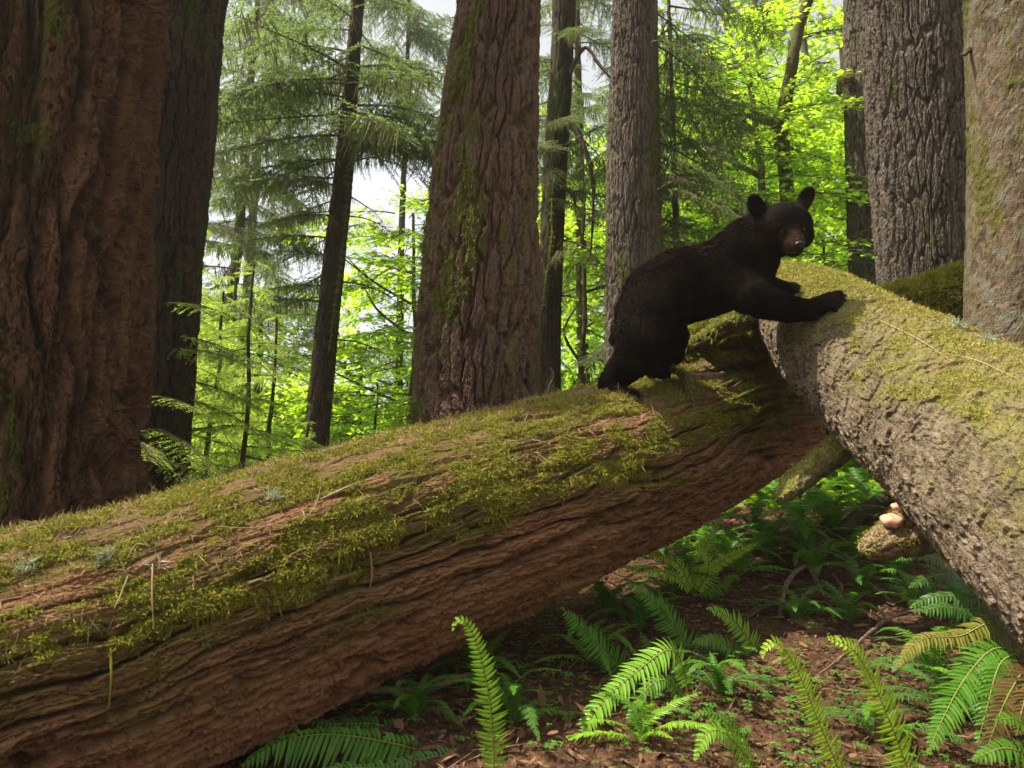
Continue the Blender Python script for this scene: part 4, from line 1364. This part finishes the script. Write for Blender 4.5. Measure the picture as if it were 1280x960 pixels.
def fern(label, fronds, cat='fern', group='sword ferns'):
    """fronds: list of (pixel path base->tip, half width px, depth base, depth tip, material, droop)"""
    f0 = fronds[0]
    g, d0 = ground_at(*f0[0][0])
    dbase = f0[2] or d0
    root = thing('sword_fern', D(f0[0][0][0], f0[0][0][1], dbase), label, cat, group)
    for k, (path, hw, da, db, mat, dr) in enumerate(fronds):
        da = da or d0
        m_ = len(path)
        pts = [D(px, py, da + (db - da) * i_ / (m_ - 1)) for i_, (px, py) in enumerate(path)]
        plen = sum((pts[i_ + 1] - pts[i_]).length for i_ in range(m_ - 1))
        hwm = hw * (da + db) / 2 / FPX
        # leaf plane faces the viewer roughly: up hint leans to the camera
        me = frond_mesh('frond', mat, path=pts, hw=hwm, npin=int(max(22, min(46, plen / .021))), up=(0, -.75, .65), droop=dr, seed=k + int(f0[0][0][0]))
        child_world('frond', me, None, root)
    return root


fern('single upright young fern frond with curled tip against the underside of the front log',
     [([(618, 1010), (617, 950), (612, 880), (600, 820), (586, 783), (572, 775), (565, 790)], 24, 2.75, 2.65, 'fern_bright', .05)])
fern('dark green arching fern under the front log at the bottom left',
     [([(600, 990), (540, 945), (470, 925), (400, 918), (345, 930), (300, 958)], 44, 3.05, 2.75, 'fern', .8),
      ([(600, 990), (560, 950), (520, 925), (470, 905), (420, 905), (380, 900)], 36, 3.2, 3.1, 'fern_dark', .7),
      ([(600, 990), (590, 960), (560, 945), (520, 950), (470, 962)], 30, 3.05, 2.8, 'fern_dark', .6),
      ([(600, 990), (520, 965), (440, 960), (370, 975)], 34, 3.0, 2.7, 'fern', .7)])
fern('bright fern with one long frond bending down to the lower left',
     [([(862, 880), (852, 830), (835, 812), (800, 836), (755, 875), (725, 920), (706, 960)], 26, 3.5, 3.1, 'fern_bright', .25),
      ([(862, 880), (830, 850), (800, 870), (780, 910)], 16, 3.5, 3.3, 'fern', .3)])
fern('broad dark green fern leaning up left below the middle of the front log',
     [([(795, 880), (770, 830), (735, 795), (700, 758)], 28, 3.9, 3.8, 'fern', .15), ([(795, 880), (810, 850), (812, 815), (800, 790)], 18, 4.0, 4.0, 'fern_dark', .2)])
fern('tall green fern leaning up left in the middle of the fern slope',
     [([(882, 870), (866, 820), (834, 772), (812, 748), (784, 728)], 30, 4.2, 4.2, 'fern', .12), ([(882, 870), (850, 850), (822, 830)], 20, 4.2, 4.0, 'fern_dark', .2),
      ([(882, 870), (905, 850), (900, 820), (872, 800)], 16, 4.2, 4.2, 'fern_dark', .2)])
fern('rounded bright fern right of the tall leaning fern',
     [([(938, 850), (945, 820), (925, 785), (905, 768), (882, 760)], 24, 4.2, 4.1, 'fern_bright', .1), ([(938, 850), (925, 820), (895, 800), (865, 803)], 20, 4.2, 4.0, 'fern', .25),
      ([(938, 850), (960, 830), (970, 812)], 12, 4.2, 4.2, 'fern', .2)])
fern('yellow green fern glowing by its painted sunlit colour just under the right part of the front log',
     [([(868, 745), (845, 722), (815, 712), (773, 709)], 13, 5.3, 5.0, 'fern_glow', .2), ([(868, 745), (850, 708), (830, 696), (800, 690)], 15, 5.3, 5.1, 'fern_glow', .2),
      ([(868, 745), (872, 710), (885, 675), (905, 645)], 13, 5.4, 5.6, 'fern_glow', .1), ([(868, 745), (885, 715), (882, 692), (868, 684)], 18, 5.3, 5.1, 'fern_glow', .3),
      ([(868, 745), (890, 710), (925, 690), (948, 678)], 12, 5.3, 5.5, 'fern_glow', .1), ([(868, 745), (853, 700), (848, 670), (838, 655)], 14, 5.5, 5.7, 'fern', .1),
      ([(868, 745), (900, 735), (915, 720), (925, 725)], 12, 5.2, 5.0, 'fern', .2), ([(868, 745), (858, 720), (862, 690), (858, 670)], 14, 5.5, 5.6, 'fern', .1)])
fern('bright fern with a frond curling over at the bottom edge, centre right',
     [([(965, 1010), (945, 965), (925, 935), (900, 913), (880, 920), (868, 952)], 26, 3.0, 2.75, 'fern_bright', .25),
      ([(965, 1010), (940, 960), (915, 910), (885, 890), (865, 895)], 18, 3.1, 3.0, 'fern', .2)])
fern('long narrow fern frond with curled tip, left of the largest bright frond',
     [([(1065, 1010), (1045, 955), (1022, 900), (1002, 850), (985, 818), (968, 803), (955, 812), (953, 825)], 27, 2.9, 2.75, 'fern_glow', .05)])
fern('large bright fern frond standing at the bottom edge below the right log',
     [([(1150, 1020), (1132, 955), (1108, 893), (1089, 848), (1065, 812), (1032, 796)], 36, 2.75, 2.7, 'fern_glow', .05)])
fern('drooping green fern near the right edge under the right log',
     [([(1275, 815), (1240, 812), (1205, 850), (1180, 895), (1160, 940)], 34, 3.1, 2.8, 'fern', .3), ([(1275, 815), (1240, 790), (1190, 760), (1140, 765)], 22, 3.3, 3.2, 'fern_dark', .5),
      ([(1275, 815), (1240, 780), (1200, 795), (1150, 800), (1118, 835)], 22, 3.2, 3.0, 'fern_yellow', .5), ([(1275, 815), (1262, 780), (1225, 752), (1170, 745), (1136, 760)], 20, 3.5, 3.5, 'fern_dark', .5),
      ([(1275, 815), (1250, 830), (1235, 880), (1222, 930)], 26, 3.0, 2.8, 'fern', .4)])
fern('dying orange brown fern at the lower right edge',
     [([(1300, 820), (1278, 840), (1255, 880), (1232, 940)], 28, 2.9, 2.7, 'fern_brown', .4), ([(1300, 820), (1285, 860), (1270, 920)], 24, 2.85, 2.7, 'fern_brown', .4)])
fern('green fern in the bottom right corner', [([(1330, 1000), (1290, 950), (1255, 935), (1215, 950)], 30, 2.5, 2.4, 'fern', .3), ([(1330, 1000), (1300, 930), (1270, 900), (1240, 900)], 26, 2.6, 2.5, 'fern', .3)])
fern('green fern under the lower broken stub of the right log', [([(1215, 745), (1185, 705), (1150, 690), (1115, 700)], 20, 4.3, 4.1, 'fern', .3), ([(1215, 745), (1190, 720), (1160, 722), (1135, 735)], 16, 4.2, 4.0, 'fern_dark', .3),
      ([(1215, 745), (1230, 715), (1215, 690)], 16, 4.2, 4.2, 'fern', .2)])

# generic ferns: one plant of arching fronds, then copies
FR = []
for s, mt in ((1, 'fern'), (2, 'fern_dark'), (3, 'fern'), (4, 'fern_bright')):
    hgt = .52 - .08 * s
    FR.append(frond_mesh('frond', mt, path=[(0, 0, 0), (.2, .0, hgt * .75), (.48, .02, hgt), (.78, .0, hgt * .82), (1.0, .02, hgt * .4)], hw=.135, npin=36, droop=.3, seed=s))


def fern_plant(px, py, size, nf, mset, label, depth=None, group='sword ferns'):
    g, d0 = ground_at(px, py)
    if depth:
        p = D(px, 480, depth); g = Vector((p.x, p.y, gz1(p.x, p.y)))
    root = thing('sword_fern', g - Vector((0, 0, .02)), label, 'fern', group)
    a0 = random.uniform(0, 6.28)
    for k in range(nf):
        o = bpy.data.objects.new('frond', random.choice([FR[i_] for i_ in mset])); COL.objects.link(o)
        o.parent = root
        o.rotation_euler = (random.uniform(-.15, .15), random.uniform(-.7, .15), a0 + 6.283 * k / nf + random.uniform(-.25, .25))
        sc = size * random.uniform(.85, 1.35)
        o.scale = (sc, sc, sc)
    return root


back = [(905, 650, .5, 'fern behind and right of the glowing fern'), (1000, 655, .5, 'pale fern in the gap between the log ends'),
        (800, 790, .36, 'fern between the two leaning fronds'), 
        (1205, 760, .36, 'fern against the underside of the right log'), (600, 850, .28, 'small fern behind the upright curled frond'), (1000, 690, .60, 'dark fern under the left stub of the right log'), (1045, 665, .55, 'fern right of the left stub'), (945, 665, .50, 'small dark fern behind the glowing fern'),
        (1085, 640, .55, 'fern deep under the middle of the right log'), (1020, 640, .6, 'rear fern between the two logs'), (975, 640, .5, 'fern below the far end of the front log'),
        (1020, 720, .42, 'fern drooping above the brown roots'), (880, 700, .5, 'fern behind the glowing fern'), (840, 745, .42, 'fern in shade left of the glowing fern'),
        (760, 770, .45, 'fern tucked beneath the front log at its lowest stretch of shade'), (1150, 770, .40, 'fern below the lower stub of the right log'), (1215, 800, .42, 'shaded fern behind the drooping fern'),
        (1100, 700, .40, 'fern left of the lower stub with fungus'), (800, 930, .34, 'low dark fern at bottom centre'), 
        (905, 700, .45, 'fern just right of the glowing fern'), (830, 700, .42, 'fern close behind the glowing fern, near the log'), (1075, 745, .40, 'fern on the slope left of the pale thin stick'),
        (1000, 780, .34, 'small fern at the left edge of the bark slab'), (1060, 780, .36, 'fern right of the bark slab'), (920, 720, .42, 'fern between the glowing fern and the brown roots'),
        (1120, 730, .42, 'fern under the fungus'), (1070, 700, .45, 'fern behind the brown roots'), (960, 700, .45, 'fern left of the brown roots'), (1170, 850, .36, 'fern among the sorrel near the yellowing frond'),
        (640, 905, .30, 'low fern right of the upright frond with curled tip'), (740, 830, .34, 'low fern by the broad dark green fern'), (1100, 930, .30, 'low fern beside the large bright frond'),
        (900, 870, .30, 'low fern below the rounded bright fern'), (520, 900, .28, 'low fern in the gap under the front log at bottom left'), (1040, 660, .6, 'fern standing directly below the left stub'),
        (1190, 900, .36, 'dark low fern near the bottom right'), (1260, 900, .4, 'dark fern below the right edge of the right log')]
for k, (px, py, sz, lb) in enumerate(back):
    fern_plant(px, py, sz, random.randint(10, 14), (0, 1, 1, 2) if k % 6 else (0, 3), lb)
for px, dd, lb in [(300, 9.5, 'at the foot of the young hemlocks'), (480, 10, 'left of the foot of the centre trunk'), (720, 10.5, 'between the narrow dark trunk and the grey trunk'), (860, 9.5, 'right of the grey trunk, behind the bear'),
                   (1060, 9.5, 'in front of the slim mossy trunk'), (340, 13, 'left of the leaning trunk')]:
    fern_plant(px, 500, .9, 10, (0, 2, 3), 'sword fern behind the front log ' + lb, dd, 'ferns behind the logs')

# ---------------------------------------------------------------- forest litter, sorrel, sticks, fungus
n = 26000
xx = rr.uniform(-2.2, 5.5, n); yy = rr.uniform(1.6, 9.5, n)
P = np.stack([xx, yy, gz(xx, yy) + .012 + rr.random(n) * .02], -1)
V, Fc = blades(P, rr.normal(size=(n, 3)) * [1, 1, .25], rr.uniform(.015, .06, n), rr.uniform(.006, .022, n), None, np.tile([0, 0, .0], (n, 1)) + rr.normal(size=(n, 3)) * [.4, .4, 1.0])
tag(link('leaf_litter', mesh_np('leaf_litter', V, Fc, False), M['litter']), 'brown needles, chips and dead leaves strewn on the forest floor', 'leaf litter', kind='stuff')
n = 2600
xx = rr.uniform(-2.2, 5.5, n); yy = rr.uniform(1.6, 9.5, n)
P = np.stack([xx, yy, gz(xx, yy) + .02 + rr.random(n) * .02], -1)
V, Fc = blades(P, rr.normal(size=(n, 3)) * [1, 1, .12], rr.uniform(.08, .28, n), .004)
tag(link('fine_twigs', mesh_np('fine_twigs', V, Fc, False), M['deadwood']), 'thin dry twigs and straws strewn on the forest floor', 'twigs', kind='stuff')
n = 1500
xx = rr.uniform(-2.2, 5.5, n); yy = rr.uniform(1.6, 9.5, n)
P = np.stack([xx, yy, gz(xx, yy) + .02 + rr.random(n) * .03], -1)
V, Fc = blades(P, rr.normal(size=(n, 3)) * [1, 1, .35], rr.uniform(.05, .14, n), rr.uniform(.02, .05, n), None, np.tile([0, 0, 1.0], (n, 1)) + rr.normal(size=(n, 3)) * .5)
tag(link('fallen_leaves', mesh_np('fallen_leaves', V, Fc, False), M['litter']), 'larger curled dead leaves and bark flakes on the forest floor', 'dead leaves', kind='stuff')
# sorrel
pats = [(720, 790, .28, 60), (640, 800, .25, 70), (690, 850, .3, 60), (930, 860, .25, 60), (1010, 880, .35, 90), (960, 885, .3, 70), (1080, 860, .3, 60), (820, 880, .3, 60), (880, 690, .3, 60), (760, 760, .3, 70),
        (1140, 860, .4, 80), (480, 890, .2, 50), (960, 760, .3, 50), (900, 930, .25, 50), (1190, 950, .3, 60), (560, 880, .3, 50), (680, 780, .3, 90), (620, 860, .3, 80), (1060, 930, .3, 60), (750, 940, .3, 50), (980, 960, .25, 50)]
VV, FF = [], []
rs_ = random.Random(3)
for (px, py, sp, cnt) in pats:
    g, _ = ground_at(px, py)
    for k in range(int(cnt * .65)):
        x = g.x + rs_.gauss(0, sp); y = g.y + rs_.gauss(0, sp)
        z = gz1(x, y) + rs_.uniform(.03, .10)
        a0 = rs_.uniform(0, 6.28); s_ = rs_.uniform(.012, .028)
        for q in range(3):
            a = a0 + q * 2.094
            dx, dy = math.cos(a), math.sin(a)
            b = len(VV)
            for (f, w, h_) in [(0, 0, 0), (.7, .55, -.05), (1.15, .35, -.15), (.95, 0, -.02), (1.15, -.35, -.15), (.7, -.55, -.05)]:
                VV.append((x + (dx * f - dy * w) * s_, y + (dy * f + dx * w) * s_, z + h_ * s_ * 2))
            FF += [(b, b + 1, b + 2), (b, b + 2, b + 3), (b, b + 3, b + 4), (b, b + 4, b + 5)]
me = mesh_np('wood_sorrel', np.array(VV), np.array(FF), False)
tag(link('wood_sorrel', me, M['oxalis']), 'small three leaved green plants carpeting patches of the forest floor', 'ground cover', kind='stuff')


def stick(label, pl, mat='deadwood', name='fallen_branch', cat='branch'):
    pts, rad = [], []
    for (px, py, r_, lift) in pl:
        g, dd = ground_at(px, py)
        pts.append(g + Vector((0, 0, lift))); rad.append(r_ * dd / FPX)
    root = tag(bpy.data.objects.new(name, None), label, cat); COL.objects.link(root); root.location = pts[0]
    tt = tube(pts, rad, 12, 40, ref=(0, 1, 0), disp=with_moss(furrow(25, .2, .006, .2, .002, 5), lambda uf, v, R, N, d: {'moss': 0 * v, 'film': .2 + 0 * v, 'litter': 0 * v}), focus=0)
    child_world('stick', tube_mesh('stick', tt), M[mat], root)


stick('pale thin stick lying on the slope below the lower stub', [(1084, 732, 3.5, .02), (1103, 748, 4, .03), (1118, 762, 3, .03)])
stick('long thin twig slanting across the slope under the right log', [(1010, 862, 1.5, .03), (1060, 830, 2, .06), (1110, 790, 2, .08), (1168, 765, 1.5, .05)])
stick('reddish dead fern stalk lying left of the brown roots', [(915, 790, 2, .03), (960, 768, 3, .05), (1003, 757, 2, .04)], 'twig')
stick('pale dead branch lying under the front log at lower left', [(420, 885, 3, .02), (470, 876, 4, .05), (530, 872, 5, .04), (590, 850, 4, .03)])
stick('curved brown root arching out of the slope, left of the bark slab', [(975, 770, 3, .0), (985, 738, 3.5, .07), (1010, 722, 3, .09), (1030, 745, 2, .0)], 'deadwood', 'exposed_root', 'root')
stick('brown root running down the slope, right of the bark slab', [(1040, 720, 2, .02), (1052, 740, 3, .04), (1045, 770, 2, .0)], 'deadwood', 'exposed_root', 'root')
stick('rotten branch lying under the right log above the fungus', [(1050, 680, 8, .1), (1085, 655, 10, .15), (1120, 640, 9, .2), (1150, 620, 8, .2)], 'darkbark')

# slab of brown bark on the slope
g, dd = ground_at(1020, 790)
sl = thing('bark_slab', g, 'flat brown slab of bark lying on the slope among roots', 'bark')
sv, sf = [], []
for iy in range(9):
    for ix in range(6):
        sv.append((g.x + (ix / 5 - .5) * (.16 - .008 * iy) + .02 * math.sin(iy), g.y - .05 + iy * .055, g.z + .02 + iy * .018 + .015 * random.random() - .02 * abs(ix - 2.5)))
for iy in range(8):
    for ix in range(5):
        b = iy * 6 + ix; sf.append((b, b + 1, b + 7, b + 6))
me = bpy.data.meshes.new('bark_slab'); me.from_pydata(sv, [], sf)
o = child_world('slab', me, M['slabwood'], sl)
mo = o.modifiers.new('t', 'SOLIDIFY'); mo.thickness = .02

# bracket fungus on the lower stub
t = NT('fungus_flesh'); c_ = t.objco(); nn_ = t.noise(c_, 30, 3)
fmat = t.fin(t.mix(nn_, (.40, .19, .11), (.58, .34, .22)), .6, t.bump(nn_, .3, .01), .3)
for (px, py, rp, lb) in [(1115, 650, 14, 'larger peach coloured bracket fungus on the lower mossy stub'), (1122, 633, 8, 'smaller peach fungus above the larger one on the stub')]:
    dd = 3.66
    c = D(px, py, dd); R_ = rp * dd / FPX
    V, F_ = ellipsoid(c, [Vector((R_, 0, 0)), Vector((0, R_ * .9, 0)), Vector((0, .2 * R_, R_ * .5))], 24, 12)
    V = [np.array(v) for v in V]
    for k, v_ in enumerate(V):
        q = v_ - np.array(c)
        v_[2] += .10 * R_ * math.sin(5 * math.atan2(q[1], q[0])) - (.35 * abs(q[2]) if q[2] < 0 else 0)
    me = bpy.data.meshes.new('bracket_fungus'); me.from_pydata([tuple(v) for v in V], [], F_); me.polygons.foreach_set('use_smooth', [True] * len(me.polygons))
    tag(link('bracket_fungus', me, fmat), lb, 'fungus', 'bracket fungi')


# lichen tufts and small finds on the front log
def tuft(px, py, n_, L, lb, mat, bvh, name='lichen_tuft', cat='lichen', down=0.0):
    dd = hit(bvh, px, py)
    if dd is None: return
    c = np.array(D(px, py, dd - .01))
    p = c + RNG.normal(size=(n_, 3)) * L * .25
    dn = RNG.normal(size=(n_, 3)) * .7 + np.array([0, -.5, .35 - down])
    V, Fc = blades(p, dn, RNG.uniform(.4, 1, n_) * L, .004, RNG.normal(size=(n_, 3)) * .5)
    tag(link(name, mesh_np(name, V, Fc, False), M[mat]), lb, cat)


tuft(130, 697, 130, .045, 'round pale green lichen tuft on the lower left of the front log', 'lichen', bvh1)
tuft(35, 708, 60, .05, 'pale wispy lichen near the left edge on the front log', 'lichen', bvh1)
tuft(342, 622, 120, .05, 'pale lichen tuft high on the front log, left of centre', 'lichen', bvh1)
tuft(192, 705, 26, .05, 'small pale lichen above a hanging thread on the front log', 'lichen', bvh1)
tuft(1195, 410, 260, .06, 'white lichen clump on the ridge of the right log', 'lichen', bvh2)
tuft(1235, 425, 160, .05, 'white lichen clump nearer the right edge on the right log', 'lichen', bvh2)


def sprig(pl, lb, bvh, r_=.002, name='dry_twig', mat='needle_litter', cat='twig', wide=0):
    pts = []
    for (px, py) in pl:
        dd = hit(bvh, px, py)
        if dd is None: return
        pts.append(D(px, py, dd - .02))
    V, Fc = stem_mesh(pts, [r_] * (len(pts) - 1) + [r_ * .4], 5, 24)
    prt = [(V, Fc)]
    if wide:
        C = resample(pts, 26)
        p = np.repeat(C[2:], 2, 0); m_ = len(p)
        dn = np.stack([np.where(np.arange(m_) % 2, 1., -1.), np.zeros(m_) - .2, -.7 * np.ones(m_)], -1)
        prt.append(blades(p, dn, wide, wide * .3))
    V, Fc = merge(prt)
    tag(link(name, mesh_np(name, V, Fc, False), M[mat]), lb, cat)


sprig([(331, 742), (333, 765), (331, 790)], 'hanging brown dead fern tip on the flank of the front log', bvh1, .002, 'dead_fern_tip', 'fern_brown', 'dead fern', .022)
sprig([(191, 705), (190, 740), (192, 785)], 'thin pale thread hanging on the left flank of the front log', bvh1, .0028)
sprig([(137, 800), (139, 840), (136, 885)], 'greenish hanging strand low on the left of the front log', bvh1, .004, 'moss_strand', 'moss', 'moss')
sprig([(270, 658), (310, 660), (350, 655)], 'straight pale straw lying on the front log left of centre', bvh1, .002)
sprig([(400, 625), (428, 612), (448, 603)], 'reddish bark splinter on top of the front log', bvh1, .006, 'bark_splinter', 'deadwood', 'splinter')
sprig([(160, 720), (150, 745), (143, 760)], 'curled pale straw below the round lichen tuft', bvh1, .002)
sprig([(375, 655), (395, 630), (402, 600)], 'bent straw near the reddish splinter', bvh1, .0018)
sprig([(463, 690), (465, 718), (462, 735)], 'brown strand hanging mid flank of the front log', bvh1, .003)
sprig([(1100, 400), (1150, 425), (1190, 452)], 'thin brown twig lying on the moss of the right log', bvh2, .002)
sprig([(1170, 440), (1220, 450), (1275, 475)], 'long straw on the right log near the right edge', bvh2, .002)


# ---------------------------------------------------------------- thin forest haze
hx0, hx1, hy0, hy1, hz0, hz1 = -60, 60, -12, 60, -4, 32
hv_ = [(x, y, z) for x in (hx0, hx1) for y in (hy0, hy1) for z in (hz0, hz1)]
hme = bpy.data.meshes.new('haze'); hme.from_pydata(hv_, [], [(0, 1, 3, 2), (4, 6, 7, 5), (0, 4, 5, 1), (2, 3, 7, 6), (0, 2, 6, 4), (1, 5, 7, 3)])
hm = bpy.data.materials.new('haze'); hm.use_nodes = True
nd = hm.node_tree.nodes; nd.remove(nd['Principled BSDF'])
pv = nd.new('ShaderNodeVolumePrincipled'); pv.inputs['Density'].default_value = HAZE; pv.inputs['Color'].default_value = (.9, .95, .85, 1); pv.inputs['Anisotropy'].default_value = .3
hm.node_tree.links.new(pv.outputs[0], nd['Material Output'].inputs['Volume'])
tag(link('haze', hme, hm), 'thin forest haze hanging between the trees', 'haze', kind='stuff')
